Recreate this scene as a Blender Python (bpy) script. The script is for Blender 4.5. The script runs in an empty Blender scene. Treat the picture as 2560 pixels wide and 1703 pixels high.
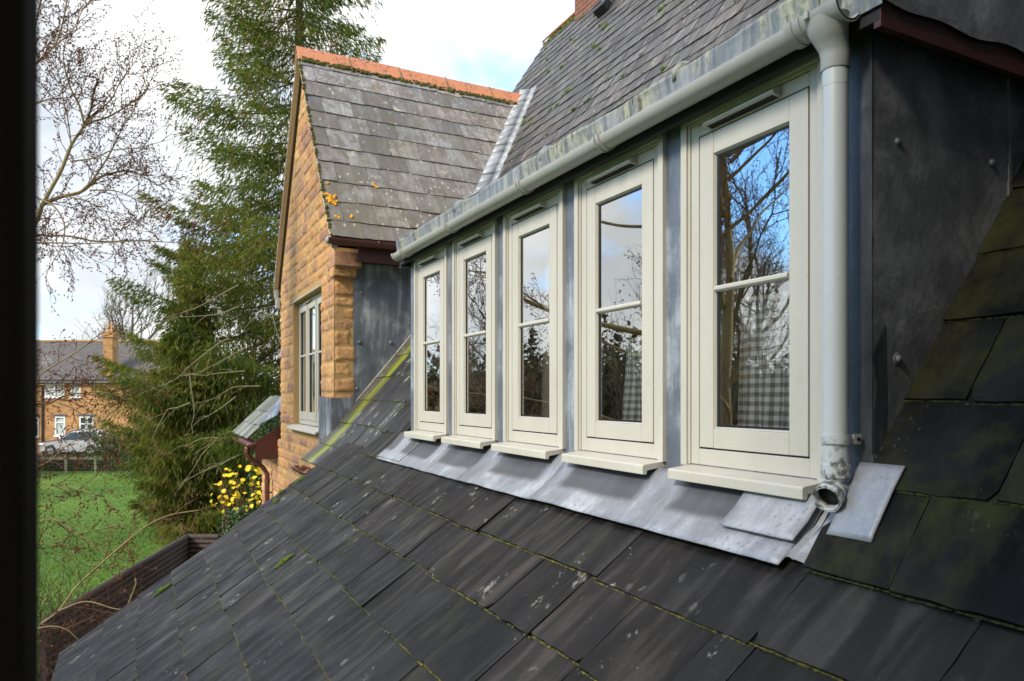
import bpy, math, random
import numpy as np
from mathutils import Vector, Matrix, noise as mnoise
R = math.radians
random.seed(7)
C = bpy.context.scene.collection
S = bpy.context.scene

# ------------------------------------------------------------------ camera
cam_d = bpy.data.cameras.new('camera'); cam = bpy.data.objects.new('camera', cam_d); C.objects.link(cam)
cam.location = (0, 0, 0); cam.rotation_euler = (R(90), 0, R(-27))
cam_d.sensor_width = 36; cam_d.lens = 36*1795/2560; cam_d.shift_y = 138.5/2560
cam_d.clip_start = 0.02; cam_d.clip_end = 900
cam_d.dof.use_dof = True; cam_d.dof.focus_distance = 3.2; cam_d.dof.aperture_fstop = 5.6
S.camera = cam

# ------------------------------------------------------------------ world and sun
SUN_EL, SUN_AZ = R(36), math.atan2(-.30, -1.0)         # azimuth of the sun measured from +X
w = bpy.data.worlds.new("World"); S.world = w; w.use_nodes = True
nt = w.node_tree; N = nt.nodes; L = nt.links
for n in list(N): N.remove(n)
out = N.new('ShaderNodeOutputWorld'); bg = N.new('ShaderNodeBackground'); bg.inputs[1].default_value = 0.105
sky = N.new('ShaderNodeTexSky'); sky.sky_type = 'NISHITA'; sky.sun_disc = False
sky.sun_elevation = SUN_EL; sky.sun_rotation = math.pi/2 - SUN_AZ
tc = N.new('ShaderNodeTexCoord')
mp = N.new('ShaderNodeMapping'); mp.inputs['Scale'].default_value = (1.0, 1.0, 1.9); mp.inputs['Location'].default_value = (.35, .1, .2)
L.new(tc.outputs['Generated'], mp.inputs[0])
nz = N.new('ShaderNodeTexNoise'); nz.inputs['Scale'].default_value = 2.1; nz.inputs['Detail'].default_value = 8; nz.inputs['Roughness'].default_value = .52
nz.inputs['Distortion'].default_value = .35
L.new(mp.outputs[0], nz.inputs[0])
# the clearer part of the sky lies to the north-west, ahead and left of the house
vd = N.new('ShaderNodeVectorMath'); vd.operation = 'DOT_PRODUCT'; L.new(tc.outputs['Generated'], vd.inputs[0])
vd.inputs[1].default_value = Vector((-.70, .56, .50)).normalized()
mr = N.new('ShaderNodeMapRange'); L.new(vd.outputs['Value'], mr.inputs[0])
mr.inputs[1].default_value = .86; mr.inputs[2].default_value = 1.0; mr.inputs[3].default_value = 0.0; mr.inputs[4].default_value = .30
sb = N.new('ShaderNodeMath'); sb.operation = 'SUBTRACT'; L.new(nz.outputs[0], sb.inputs[0]); L.new(mr.outputs[0], sb.inputs[1])
cr = N.new('ShaderNodeValToRGB'); L.new(sb.outputs[0], cr.inputs[0])
cr.color_ramp.elements[0].position = .31; cr.color_ramp.elements[0].color = (0, 0, 0, 1)
cr.color_ramp.elements[1].position = .47; cr.color_ramp.elements[1].color = (1, 1, 1, 1)
nz2 = N.new('ShaderNodeTexNoise'); nz2.inputs['Scale'].default_value = 2.6; nz2.inputs['Detail'].default_value = 6
L.new(mp.outputs[0], nz2.inputs[0])
cr2 = N.new('ShaderNodeValToRGB'); L.new(nz2.outputs[0], cr2.inputs[0])
cr2.color_ramp.elements[0].position = .34; cr2.color_ramp.elements[0].color = (5.2, 5.7, 6.3, 1)
cr2.color_ramp.elements[1].position = .60; cr2.color_ramp.elements[1].color = (9.4, 9.35, 9.2, 1)
hs = N.new('ShaderNodeMix'); hs.data_type = 'RGBA'; hs.blend_type = 'MULTIPLY'; hs.inputs[0].default_value = 1
L.new(sky.outputs[0], hs.inputs[6]); hs.inputs[7].default_value = (1.9, 3.0, 4.0, 1)
mx = N.new('ShaderNodeMix'); mx.data_type = 'RGBA'; L.new(cr.outputs[0], mx.inputs[0]); L.new(hs.outputs[2], mx.inputs[6]); L.new(cr2.outputs[0], mx.inputs[7])
L.new(mx.outputs[2], bg.inputs[0]); L.new(bg.outputs[0], out.inputs[0])
sl = bpy.data.lights.new('sun', 'SUN'); so = bpy.data.objects.new('sun', sl); C.objects.link(so)
sl.energy = 3.3; sl.angle = R(13); sl.color = (1, .91, .77)
sdir = Vector((math.cos(SUN_AZ)*math.cos(SUN_EL), math.sin(SUN_AZ)*math.cos(SUN_EL), math.sin(SUN_EL)))
so.rotation_euler = sdir.to_track_quat('Z', 'Y').to_euler(); so.location = (-6, -3, 12)
S.view_settings.view_transform = 'Standard'; S.view_settings.look = 'None'; S.view_settings.gamma = 1; S.view_settings.exposure = 0.52

# ------------------------------------------------------------------ helpers
YC, YS = math.cos(R(27)), math.sin(R(27))
def P(u, d, z=0):            # right/forward metres of the viewing direction -> world
    return Vector((u*YC + d*YS, -u*YS + d*YC, z))
def px(x, y, d):             # a sighting in the photograph at a surveyed distance
    return P((x-1280)/1795*d, d, (990-y)/1795*d)
GZ = -3.8

class MB:
    def __init__(s): s.v=[]; s.f=[]; s.uv=[]; s.r=[]
    def face(s, idx, uv=None, r=0.5):
        s.f.append(tuple(idx)); s.r.append(r); s.uv.append(uv)
    def quad(s, pts, uv=None, r=.5):
        b=len(s.v); s.v += [tuple(p) for p in pts]; s.face(range(b,b+len(pts)), uv, r); return b
    def box(s, a, b, r=.5):
        x0,y0,z0=a; x1,y1,z1=b; k=len(s.v)
        s.v += [(x0,y0,z0),(x1,y0,z0),(x1,y1,z0),(x0,y1,z0),(x0,y0,z1),(x1,y0,z1),(x1,y1,z1),(x0,y1,z1)]
        for q in ((3,2,1,0),(4,5,6,7),(0,1,5,4),(1,2,6,5),(2,3,7,6),(3,0,4,7)): s.face([k+i for i in q], None, r)
    def obox(s, o, ax, ay, az, r=.5):      # oriented box: corner + three edge vectors
        k=len(s.v); o=Vector(o); ax,ay,az=Vector(ax),Vector(ay),Vector(az)
        for p in (o,o+ax,o+ax+ay,o+ay,o+az,o+ax+az,o+ax+ay+az,o+ay+az): s.v.append(tuple(p))
        for q in ((3,2,1,0),(4,5,6,7),(0,1,5,4),(1,2,6,5),(2,3,7,6),(3,0,4,7)): s.face([k+i for i in q], None, r)
    def extr(s, prof, fn, t0, t1, r=.5, caps=True):   # profile (a,b) swept by fn(a,b,t)
        n=len(prof); k=len(s.v)
        for t in (t0,t1): s.v += [tuple(fn(a,b,t)) for a,b in prof]
        for i in range(n):
            j=(i+1)%n; s.face((k+i,k+j,k+n+j,k+n+i),None,r)
        if caps: s.face([k+i for i in range(n)][::-1],None,r); s.face([k+n+i for i in range(n)],None,r)
    def tube(s, pts, rad, n=6, r=.5, caps=True):
        pts=[Vector(p) for p in pts]
        if not isinstance(rad,(list,tuple)): rad=[rad]*len(pts)
        k=len(s.v); up=Vector((.13,.2,1)).normalized()
        for i,p in enumerate(pts):
            d=(pts[min(i+1,len(pts)-1)]-pts[max(i-1,0)])
            if d.length<1e-9: d=Vector((0,0,1))
            d.normalize(); a=d.cross(up)
            if a.length<.05: a=d.cross(Vector((1,0,0)))
            a.normalize(); b=d.cross(a)
            for j in range(n):
                t=2*math.pi*j/n; q=p+(a*math.cos(t)+b*math.sin(t))*rad[i]; s.v.append((q.x,q.y,q.z))
        for i in range(len(pts)-1):
            for j in range(n):
                a=k+i*n+j; b=k+i*n+(j+1)%n; s.face((a,b,b+n,a+n),None,r)
        if caps:
            s.face([k+j for j in range(n)][::-1],None,r); s.face([k+(len(pts)-1)*n+j for j in range(n)],None,r)
    def blob(s, c, rx, ry, rz, seg=6, ring=4, jit=.15, r=.5):
        k=len(s.v); c=Vector(c)
        s.v.append((c.x,c.y,c.z-rz))
        for i in range(1,ring):
            ph=-math.pi/2+math.pi*i/ring
            for j in range(seg):
                t=2*math.pi*j/seg; q=1+random.uniform(-jit,jit)
                s.v.append((c.x+rx*q*math.cos(ph)*math.cos(t), c.y+ry*q*math.cos(ph)*math.sin(t), c.z+rz*q*math.sin(ph)))
        s.v.append((c.x,c.y,c.z+rz)); e=len(s.v)-1
        for j in range(seg): s.face((k,k+1+(j+1)%seg,k+1+j),None,r)
        for i in range(ring-2):
            for j in range(seg):
                a=k+1+i*seg+j; b=k+1+i*seg+(j+1)%seg; s.face((a,b,b+seg,a+seg),None,r)
        for j in range(seg): s.face((e,e-seg+j,e-seg+(j+1)%seg),None,r)
    def build(s, name, mat, parent=None, smooth=False, bevel=0, label=None):
        me=bpy.data.meshes.new(name); me.from_pydata(s.v,[],s.f)
        at=me.attributes.new('rnd','FLOAT','FACE'); at.data.foreach_set('value', s.r)
        if any(u is not None for u in s.uv):
            ul=me.uv_layers.new(name='UVMap'); flat=[]
            for f,u in zip(s.f,s.uv):
                for i in range(len(f)): flat += list(u[i]) if u is not None else [0,0]
            ul.data.foreach_set('uv', flat)
        if smooth: me.polygons.foreach_set('use_smooth',[True]*len(me.polygons))
        me.materials.append(mat); me.update()
        return link(name, me, parent, bevel, label)
def link(name, me, parent=None, bevel=0, label=None):
    o=bpy.data.objects.new(name,me); C.objects.link(o)
    if parent:
        o.parent=parent; o.matrix_parent_inverse=wm(parent).inverted()
    if bevel:
        b=o.modifiers.new('bevel','BEVEL'); b.width=bevel; b.segments=2; b.limit_method='ANGLE'; b.angle_limit=R(40)
    if label: o['label']=label
    return o
def wm(o):
    m=Matrix.Translation(o.location)
    return (wm(o.parent)@o.matrix_parent_inverse@m) if o.parent else m
def thing(name, loc, label, cat, group=None):
    o=bpy.data.objects.new(name,None); o.empty_display_size=.2; C.objects.link(o); o.location=loc
    o['label']=label; o['category']=cat
    if group: o['group']=group
    return o
def tag(o, label, cat, group=None):
    o['label']=label; o['category']=cat
    if group: o['group']=group
    return o
def centre(o):                # put a lone mesh's origin at the middle of its base
    me=o.data; n=len(me.vertices); a=np.empty(n*3); me.vertices.foreach_get('co',a); a=a.reshape(-1,3)
    c=np.array([(a[:,0].min()+a[:,0].max())/2,(a[:,1].min()+a[:,1].max())/2,a[:,2].min()]); a-=c
    me.vertices.foreach_set('co',a.ravel()); me.update(); o.location=Vector(c)+o.location; return o
def npmesh(name, verts, k, rnd, mat, parent=None, label=None):   # many same-sized faces quickly
    nf=len(verts)//k; me=bpy.data.meshes.new(name)
    me.vertices.add(len(verts)); me.vertices.foreach_set('co', np.asarray(verts,dtype=np.float32).ravel())
    me.loops.add(nf*k); me.loops.foreach_set('vertex_index', np.arange(nf*k,dtype=np.int32))
    me.polygons.add(nf); me.polygons.foreach_set('loop_start', np.arange(0,nf*k,k,dtype=np.int32))
    me.update(calc_edges=True)
    at=me.attributes.new('rnd','FLOAT','FACE'); at.data.foreach_set('value', np.asarray(rnd,dtype=np.float32))
    me.materials.append(mat); return link(name, me, parent, 0, label)

# ------------------------------------------------------------------ materials
class Mat:
    def __init__(s, name):
        s.m=bpy.data.materials.new(name); s.m.use_nodes=True; s.t=s.m.node_tree; s.n=s.t.nodes
        s.b=s.n['Principled BSDF']; s.o=s.n['Material Output']
    def new(s, t, **k):
        n=s.n.new('ShaderNode'+t)
        for a,v in k.items(): setattr(n,a,v)
        return n
    def l(s,a,b): s.t.links.new(a,b)
    def coord(s, kind='Object', scale=(1,1,1), rotz=0):
        c=s.new('TexCoord'); m=s.new('Mapping'); s.l(c.outputs[kind],m.inputs[0]); m.inputs['Scale'].default_value=scale
        m.inputs['Rotation'].default_value=(0,0,rotz); return m.outputs[0]
    def noise(s, vec, scale, detail=4, rough=.55, dist=0):
        n=s.new('TexNoise'); s.l(vec,n.inputs[0]); n.inputs['Scale'].default_value=scale; n.inputs['Detail'].default_value=detail
        n.inputs['Roughness'].default_value=rough; n.inputs['Distortion'].default_value=dist; return n.outputs[0]
    def ramp(s, fac, stops):
        r=s.new('ValToRGB'); s.l(fac,r.inputs[0]); e=r.color_ramp.elements
        while len(e)<len(stops): e.new(.5)
        for i,(p,c) in enumerate(stops):
            e[i].position=p; e[i].color=(c,c,c,1) if isinstance(c,(int,float)) else (*c,1)
        return r.outputs[0]
    def mix(s, fac, a, b, mode='MIX'):
        m=s.new('Mix',data_type='RGBA',blend_type=mode)
        for i,x in ((0,fac),(6,a),(7,b)):
            if hasattr(x,'node'): s.l(x,m.inputs[i])
            else: m.inputs[i].default_value = x if i==0 else (*x,1)
        return m.outputs[2]
    def math(s, op, a, b=0.):
        m=s.new('Math',operation=op)
        for i,x in enumerate((a,b)):
            if hasattr(x,'node'): s.l(x,m.inputs[i])
            else: m.inputs[i].default_value=x
        return m.outputs[0]
    def rnd(s):
        a=s.new('Attribute',attribute_name='rnd'); return a.outputs['Fac']
    def set(s, col=None, rough=None, metal=None, bump=None, bs=.3, bd=.01, spec=None):
        for x,i in ((col,'Base Color'),(rough,'Roughness'),(metal,'Metallic'),(spec,'Specular IOR Level')):
            if x is None: continue
            if hasattr(x,'node'): s.l(x,s.b.inputs[i])
            else: s.b.inputs[i].default_value = (*x,1) if isinstance(x,tuple) else x
        if bump is not None:
            n=s.new('Bump'); n.inputs['Strength'].default_value=bs; n.inputs['Distance'].default_value=bd
            s.l(bump,n.inputs['Height']); s.l(n.outputs[0],s.b.inputs['Normal'])
        return s.m
def plain(name,col,rough=.5,metal=0,nscale=30,var=.25,bs=.15,bd=.002):
    M=Mat(name); v=M.coord(); n=M.noise(v,nscale,5)
    c=M.mix(n,tuple(x*(1-var) for x in col),tuple(min(1,x*(1+var)) for x in col))
    return M.set(c,rough,metal,n,bs,bd)

def slate_mat(name, dark, mid, light, lichen=.0, mosscol=(.10,.115,.012), streak=1., moss=.3, lich_col=(.34,.33,.28), rough=(.28,.62), brown=0., big=0., band=0., spec=None, dots_=1., low=None, sfreq=(26,2.2)):
    M=Mat(name)
    uv=M.new('UVMap'); uv.uv_map='UVMap'; r=M.rnd()
    off=M.new('CombineXYZ'); M.l(M.math('MULTIPLY',r,37.),off.inputs[2])
    def vec(sx,sy):
        m=M.new('Mapping'); M.l(uv.outputs[0],m.inputs[0]); m.inputs['Scale'].default_value=(sx,sy,1)
        a=M.new('VectorMath',operation='ADD'); M.l(m.outputs[0],a.inputs[0]); M.l(off.outputs[0],a.inputs[1]); return a.outputs[0]
    st=M.noise(vec(*sfreq),1.,6,.6,.5)
    cl=M.noise(vec(5,3),1.,5,.6)
    base=M.ramp(st,[(.36,dark),(.5,mid),(.66,light)])
    tone=M.ramp(r,[(0,.6),(.5,1.0),(1,1.45)])
    base=M.mix(1.,base,tone,'MULTIPLY')
    tint=M.ramp(M.math('FRACT',M.math('MULTIPLY',r,7.3)),[(0,(1.0,1.0,1.06)),(.55,(1,1,1)),(.8,(1.12,.96,.98)),(1,(1.1,1.05,.9))])
    base=M.mix(.8,base,tint,'MULTIPLY')
    # fine grain and pale bloom
    fine=M.noise(vec(60,60),1.,4,.7)
    base=M.mix(.5,base,M.ramp(fine,[(.3,.7),(.7,1.35)]),'MULTIPLY')
    if low:
        sy=M.new('SeparateXYZ'); M.l(uv.outputs[0],sy.inputs[0]); mrr=M.new('MapRange'); M.l(sy.outputs[1],mrr.inputs[0]); mrr.inputs[1].default_value=low[0]; mrr.inputs[2].default_value=low[1]; mrr.inputs[3].default_value=.75; mrr.inputs[4].default_value=0.
        base=M.mix(M.math('MULTIPLY',mrr.outputs[0],M.ramp(cl,[(.35,.35),(.6,1.)])),base,(.135,.115,.075))
    if brown:
        bfac=M.math('MULTIPLY',M.ramp(M.noise(vec(6,5),1.,7,.75),[(.47,0.),(.56,brown)]),M.ramp(fine,[(.35,.35),(.55,1.)]))
        base=M.mix(bfac,base,(.13,.105,.08))
        sp=M.new('TexVoronoi',feature='F1'); M.l(vec(34,34),sp.inputs[0]); sp.inputs['Scale'].default_value=1.
        base=M.mix(M.math('MULTIPLY',M.ramp(sp.outputs['Distance'],[(.18,1.),(.30,0.)]),M.ramp(cl,[(.46,0.),(.60,.6)])),base,(.11,.085,.065))
    # moss and algae film, thick at joints
    mo=M.ramp(M.noise(vec(3.2,1.1) if moss<.9 else vec(5,4),1.,6,.7),[(.56 if moss<.9 else .44,0.),(.74 if moss<.9 else .68,moss)])
    base=M.mix(mo,base,mosscol)
    if band:
        sx=M.new('SeparateXYZ'); M.l(uv.outputs[0],sx.inputs[0]); dd=M.math('ABSOLUTE',M.math('ADD',M.math('SUBTRACT',sx.outputs[0],band),M.math('MULTIPLY',M.math('SUBTRACT',cl,.5),.25)))
        base=M.mix(M.math('MULTIPLY',M.ramp(dd,[(.05,.9),(.17,0.)]),M.ramp(st,[(.38,.35),(.55,1.)])),base,(.26,.29,.015))
        base=M.mix(M.math('MULTIPLY',M.ramp(M.math('SUBTRACT',sx.outputs[0],7.15),[(.0,0.),(.12,.7)]),M.ramp(cl,[(.3,.5),(.6,1.)])),base,(.11,.095,.06))
    if lichen:
        vo=M.new('TexVoronoi',feature='F1'); M.l(vec(13,9),vo.inputs[0]); vo.inputs['Scale'].default_value=1.; 
        vd_=M.math('ADD',vo.outputs['Distance'],M.math('MULTIPLY',M.math('SUBTRACT',fine,.5),.35))
        spot=M.ramp(vd_,[(.14,1.),(.19,0.)])
        gate=M.ramp(M.noise(vec(2.1,1.7),1.,3,.6),[(.62-lichen*.3,0.),(.70-lichen*.3,1.)])
        lf=M.math('MULTIPLY',spot,gate)
        vo2=M.new('TexVoronoi',feature='F1'); M.l(vec(70,38),vo2.inputs[0]); vo2.inputs['Scale'].default_value=1.
        dots=M.math('MULTIPLY',M.ramp(vo2.outputs['Distance'],[(.12,1.),(.18,0.)]),M.ramp(cl,[(.56,0.),(.66,dots_)]))
        lf=M.math('MAXIMUM',lf,M.math('MULTIPLY',dots,.7))
        if big:
            g2=M.ramp(M.math('ADD',M.noise(vec(4.5,3.),1.,7,.75),M.math('MULTIPLY',M.math('SUBTRACT',fine,.5),.22)),[(.665-big*.08,0.),(.70-big*.08,1.)])
            lf=M.math('MAXIMUM',lf,g2)
        base=M.mix(lf,base,M.mix(fine,lich_col,tuple(x*.62 for x in lich_col)))
    ro=M.ramp(cl,[(.3,rough[0]),(.7,rough[1])])
    h=M.math('ADD',M.math('MULTIPLY',st,1.2),M.math('MULTIPLY',fine,.35))
    return M.set(base,ro,0,h,.35,.004,spec)
SL_LOW=slate_mat('slate_weathered_dark',(.0034,.0030,.0026),(.0078,.0070,.0062),(.027,.025,.0225),.22,moss=.45,mosscol=(.055,.055,.015),big=.42,rough=(.30,.72),spec=.26,dots_=.35,sfreq=(13,1.8),lich_col=(.21,.20,.17))
SL_MOSS=slate_mat('slate_algae_streaked',(.012,.0125,.012),(.028,.028,.026),(.06,.06,.055),.45,mosscol=(.09,.10,.012),moss=.5,big=.9,band=7.1)
SL_RIGHT=slate_mat('slate_olive_shaded',(.004,.0041,.0042),(.009,.0092,.009),(.019,.0195,.019),.02,dots_=.3,big=.0,mosscol=(.034,.034,.010),moss=1.,rough=(.6,.85),spec=.12,sfreq=(7,4))  # olive algae film; base colour also darkened to stand in for corner shade
SL_UP=slate_mat('slate_upper',(.026,.024,.023),(.052,.049,.046),(.125,.12,.112),.45,mosscol=(.10,.085,.05),moss=.6,rough=(.4,.7))
SL_WING=slate_mat('slate_light_grey',(.155,.155,.155),(.21,.21,.205),(.27,.268,.26),.6,low=(12.9,15.6),mosscol=(.19,.175,.11),moss=.7,rough=(.45,.75),brown=.85,lich_col=(.5,.49,.4),big=.55)
SL_GREEN=slate_mat('slate_greenish',(.09,.10,.085),(.16,.175,.14),(.27,.29,.24),.3,mosscol=(.16,.18,.06),moss=.6)

def lead_mat(name,a,b,c,vert=False,bs=.25,spots=False,rough=.42,sills=False):
    M=Mat(name); v=M.coord('Object',(1,1,1)); vs=M.coord('Object',(14,14,1.6) if vert else (3,12,3))
    n1=M.noise(v,3.2,7,.62,.4); n2=M.noise(vs,1.,6,.65); n3=M.noise(v,60,4,.6)
    f=M.math('ADD',M.math('MULTIPLY',n1,.55),M.math('MULTIPLY',n2,.45))
    col=M.ramp(f,[(.36,a),(.5,b),(.63,c)])
    col=M.mix(.35,col,M.ramp(n3,[(.35,.75),(.7,1.25)]),'MULTIPLY')
    if spots:
        vo=M.new('TexVoronoi',feature='F1'); M.l(v,vo.inputs[0]); vo.inputs['Scale'].default_value=38
        col=M.mix(M.math('MULTIPLY',M.ramp(vo.outputs['Distance'],[(.16,1.),(.28,0.)]),M.ramp(n1,[(.45,0.),(.6,.5)])),col,(.11,.12,.14))
    if sills:      # dry-lead patches below each cill, with its soft shadow painted in
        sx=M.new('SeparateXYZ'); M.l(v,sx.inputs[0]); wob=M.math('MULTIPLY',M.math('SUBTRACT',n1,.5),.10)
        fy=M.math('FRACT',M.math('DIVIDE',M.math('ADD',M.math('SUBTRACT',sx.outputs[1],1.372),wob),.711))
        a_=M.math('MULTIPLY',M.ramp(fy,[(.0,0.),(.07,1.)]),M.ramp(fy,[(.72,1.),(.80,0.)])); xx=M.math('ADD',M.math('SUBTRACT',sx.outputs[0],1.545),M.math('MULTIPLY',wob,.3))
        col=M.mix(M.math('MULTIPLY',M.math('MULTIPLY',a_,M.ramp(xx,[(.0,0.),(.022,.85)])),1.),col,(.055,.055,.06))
    return M.set(col,M.ramp(n1,[(.3,rough-.08),(.7,rough+.2)]),.15,M.math('ADD',n1,M.math('MULTIPLY',n3,.12)),bs,.02)
LEAD=lead_mat('lead_sheet',(.085,.098,.125),(.14,.158,.19),(.38,.41,.45),True)
LEAD_DARK=lead_mat('lead_sheet_dark',(.075,.078,.086),(.155,.158,.168),(.33,.335,.35),False,.45)
LEAD_SHADE=lead_mat('lead_sheet_shaded',(.032,.034,.040),(.06,.063,.072),(.14,.145,.158),True)  # darker copy of LEAD, shade on the near corner return painted in
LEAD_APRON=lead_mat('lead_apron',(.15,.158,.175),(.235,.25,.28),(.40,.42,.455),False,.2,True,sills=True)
LEAD_BRIGHT=lead_mat('lead_bright',(.21,.225,.25),(.30,.315,.34),(.43,.45,.475),False,.2,True)
def fascia_mat():
    M=Mat('lead_edge_lichened'); v=M.coord('Object',(1,1,1)); vs=M.coord('Object',(8,22,2.2))
    n1=M.noise(v,2.3,5,.6); n2=M.noise(vs,1.,7,.7); n3=M.noise(v,45,4)
    col=M.ramp(n2,[(.35,(.10,.115,.14)),(.5,(.17,.19,.21)),(.66,(.28,.30,.32))])
    li=M.math('MULTIPLY',M.ramp(n1,[(.46,0.),(.56,1.)]),M.ramp(n2,[(.40,0.),(.55,.85)]))
    col=M.mix(li,col,M.ramp(n3,[(.35,(.16,.16,.08)),(.55,(.38,.38,.27))]))
    dk=M.math('MULTIPLY',M.ramp(n1,[(.50,0.),(.60,1.)]),M.ramp(M.noise(vs,1.7,5),[(.52,0.),(.60,.85)]))
    col=M.mix(dk,col,(.035,.03,.018)); return M.set(col,.6,0,n2,.4,.01)
LEAD_EDGE=fascia_mat()
def paint(name,c1,c2,rough=.42,dirt=.15,dirtcol=(.28,.26,.16)):
    M=Mat(name); v=M.coord(); n=M.noise(v,2.2,5,.6); n2=M.noise(v,55,4,.6)
    col=M.mix(n,c1,c2); n3=M.noise(M.coord('Object',(5,5,1.2)),1.,4,.6); col=M.mix(1.,col,M.ramp(n3,[(.32,.955),(.62,1.03)]),'MULTIPLY')
    n4=M.noise(v,8,7,.72); col=M.mix(M.math('MULTIPLY',M.ramp(n4,[(.56,0.),(.68,1.)]),dirt*1.1),col,dirtcol)
    col=M.mix(M.math('MULTIPLY',M.ramp(n2,[(.60,0.),(.70,1.)]),dirt),col,dirtcol)
    return M.set(col,M.ramp(n,[(.3,rough-.06),(.7,rough+.1)]),0,n2,.06,.001)
CREAM=paint('cream_painted_timber',(.435,.415,.36),(.49,.47,.41))
PVC=paint('grey_pvc',(.31,.312,.295),(.39,.39,.37),.33,.2,(.20,.19,.13))
def pipe_mat():
    M=Mat('pale_grey_pvc'); v=M.coord(); n=M.noise(v,3,5,.6); n2=M.noise(v,70,4,.7)
    col=M.mix(n,(.45,.47,.475),(.54,.56,.56)); col=M.mix(M.ramp(n2,[(.66,0.),(.70,.6)]),col,(.16,.14,.10))
    s=M.new('SeparateXYZ'); M.l(v,s.inputs[0])
    foot=M.math('MULTIPLY',M.ramp(M.math('ADD',s.outputs[2],.5),[(.33,1.),(.42,0.)]),M.ramp(M.noise(v,38,6,.7),[(.47,0.),(.58,.85)]))
    col=M.mix(foot,col,(.045,.05,.02)); return M.set(col,.35,0,n2,.05,.001)
PIPE=pipe_mat()
BROWN=paint('brown_pvc',(.10,.035,.028),(.14,.05,.042),.35,.3,(.12,.12,.06))
MAROON=paint('maroon_painted_board',(.055,.014,.010),(.08,.022,.016),.45,.2,(.05,.05,.03))
BLACK=plain('black_gasket',(.006,.006,.007),.5)
SHADOWBOARD=plain('shadow_black_board',(.010,.009,.009),.7)  # eave board and soffit, near-black with the shadow under the gutter in the colour
JAMB=plain('dark_window_timber',(.010,.008,.007),.9,0,8); JAMB.node_tree.nodes['Principled BSDF'].inputs['Specular IOR Level'].default_value=.08
MORTAR=plain('sandy_mortar',(.44,.275,.115),.95,0,60,.3,.6,.006)
def stone_mat():
    M=Mat('ironstone'); v=M.coord(); r=M.rnd(); n1=M.noise(v,9,6,.65,.3); n2=M.noise(v,45,6,.7)
    col=M.ramp(r,[(0,(.49,.25,.105)),(.35,(.56,.31,.13)),(.6,(.42,.225,.13)),(.8,(.33,.175,.115)),(1,(.60,.36,.15))])
    col=M.mix(.85,col,M.ramp(n1,[(.3,(.62,.56,.55)),(.5,(1,1,1)),(.7,(1.3,1.3,1.2))]),'MULTIPLY')
    col=M.mix(.6,col,M.ramp(n2,[(.3,.65),(.65,1.3)]),'MULTIPLY')
    return M.set(col,.92,0,M.math('ADD',n1,M.math('MULTIPLY',n2,.5)),.8,.02)
STONE=stone_mat()
def terra():
    M=Mat('terracotta'); v=M.coord(); n=M.noise(v,6,6,.7); n2=M.noise(M.coord('Object',(30,30,4)),1.,5,.65)
    col=M.mix(n,(.50,.17,.085),(.62,.27,.14)); col=M.mix(M.math('MULTIPLY',M.ramp(n,[(.45,0.),(.58,.8)]),M.ramp(n2,[(.45,0.),(.6,1.)])),col,(.14,.065,.045))
    return M.set(col,.8,0,n2,.2,.01)
TERRA=terra()
MOSS=Mat('moss_cushion'); _v=MOSS.coord(); MOSS=MOSS.set(MOSS.mix(MOSS.rnd(),MOSS.mix(MOSS.noise(_v,90,3),(.030,.035,.006),(.075,.08,.010)),(.15,.135,.014)),.95,0,MOSS.noise(_v,160,3),.9,.01)
MOSSD=Mat('moss_dark'); _v=MOSSD.coord(); MOSSD=MOSSD.set(MOSSD.mix(MOSSD.rnd(),(.02,.024,.005),(.06,.065,.008)),.95,0,MOSSD.noise(_v,160,3),.9,.01)
MOSSB=Mat('moss_bright'); _v=MOSSB.coord(); MOSSB=MOSSB.set(MOSSB.mix(MOSSB.rnd(),(.04,.095,.008),(.16,.18,.018)),.95,0,MOSSB.noise(_v,160,3),.9,.01)
LICH=plain('orange_lichen',(.75,.36,.02),.9,0,80,.3,.5,.004)
UNDER=plain('roof_underlay_mossy',(.020,.020,.010),.95,0,40,.5)
BRICK=plain('old_red_brick',(.20,.085,.055),.9,0,25,.45,.5,.006)
def glass_mat():
    M=Mat('window_glass'); gl=M.new('BsdfGlossy'); gl.inputs['Roughness'].default_value=.0; gl.inputs[0].default_value=(.97,1,1,1)
    tr=M.new('BsdfTransparent'); tr.inputs[0].default_value=(.93,.95,.94,1); fr=M.new('Fresnel'); fr.inputs['IOR'].default_value=1.55
    f=M.math('ADD',M.math('MULTIPLY',fr.outputs[0],3.0),.22); f=M.math('MINIMUM',f,.9)
    v=M.coord(); b=M.new('Bump'); b.inputs['Strength'].default_value=.10; b.inputs['Distance'].default_value=.004; M.l(M.noise(v,3.,2),b.inputs['Height'])
    M.l(b.outputs[0],gl.inputs['Normal'])
    mx=M.new('MixShader'); M.l(f,mx.inputs[0]); M.l(tr.outputs[0],mx.inputs[1]); M.l(gl.outputs[0],mx.inputs[2]); M.l(mx.outputs[0],M.o.inputs[0]); return M.m
GLASS=glass_mat()
def gingham():
    M=Mat('gingham_cloth'); v=M.coord('Object'); s=M.new('SeparateXYZ'); uv=M.new('UVMap'); uv.uv_map='UVMap'; M.l(uv.outputs[0],s.inputs[0])
    def bars(o): return M.math('GREATER_THAN',M.math('FRACT',M.math('MULTIPLY',o,33.)),.5)
    k=M.math('ADD',bars(s.outputs[0]),bars(s.outputs[1])); col=M.ramp(M.math('MULTIPLY',k,.5),[(0,(.9,.9,.88)),(.5,(.46,.45,.43)),(1,(.20,.195,.185))])
    return M.set(col,.9)
GING=gingham()
NET=plain('pale_curtain_cloth',(.55,.52,.46),.95)
ROOM=plain('room_plaster',(.55,.49,.40),.9,0,3,.2)
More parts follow.
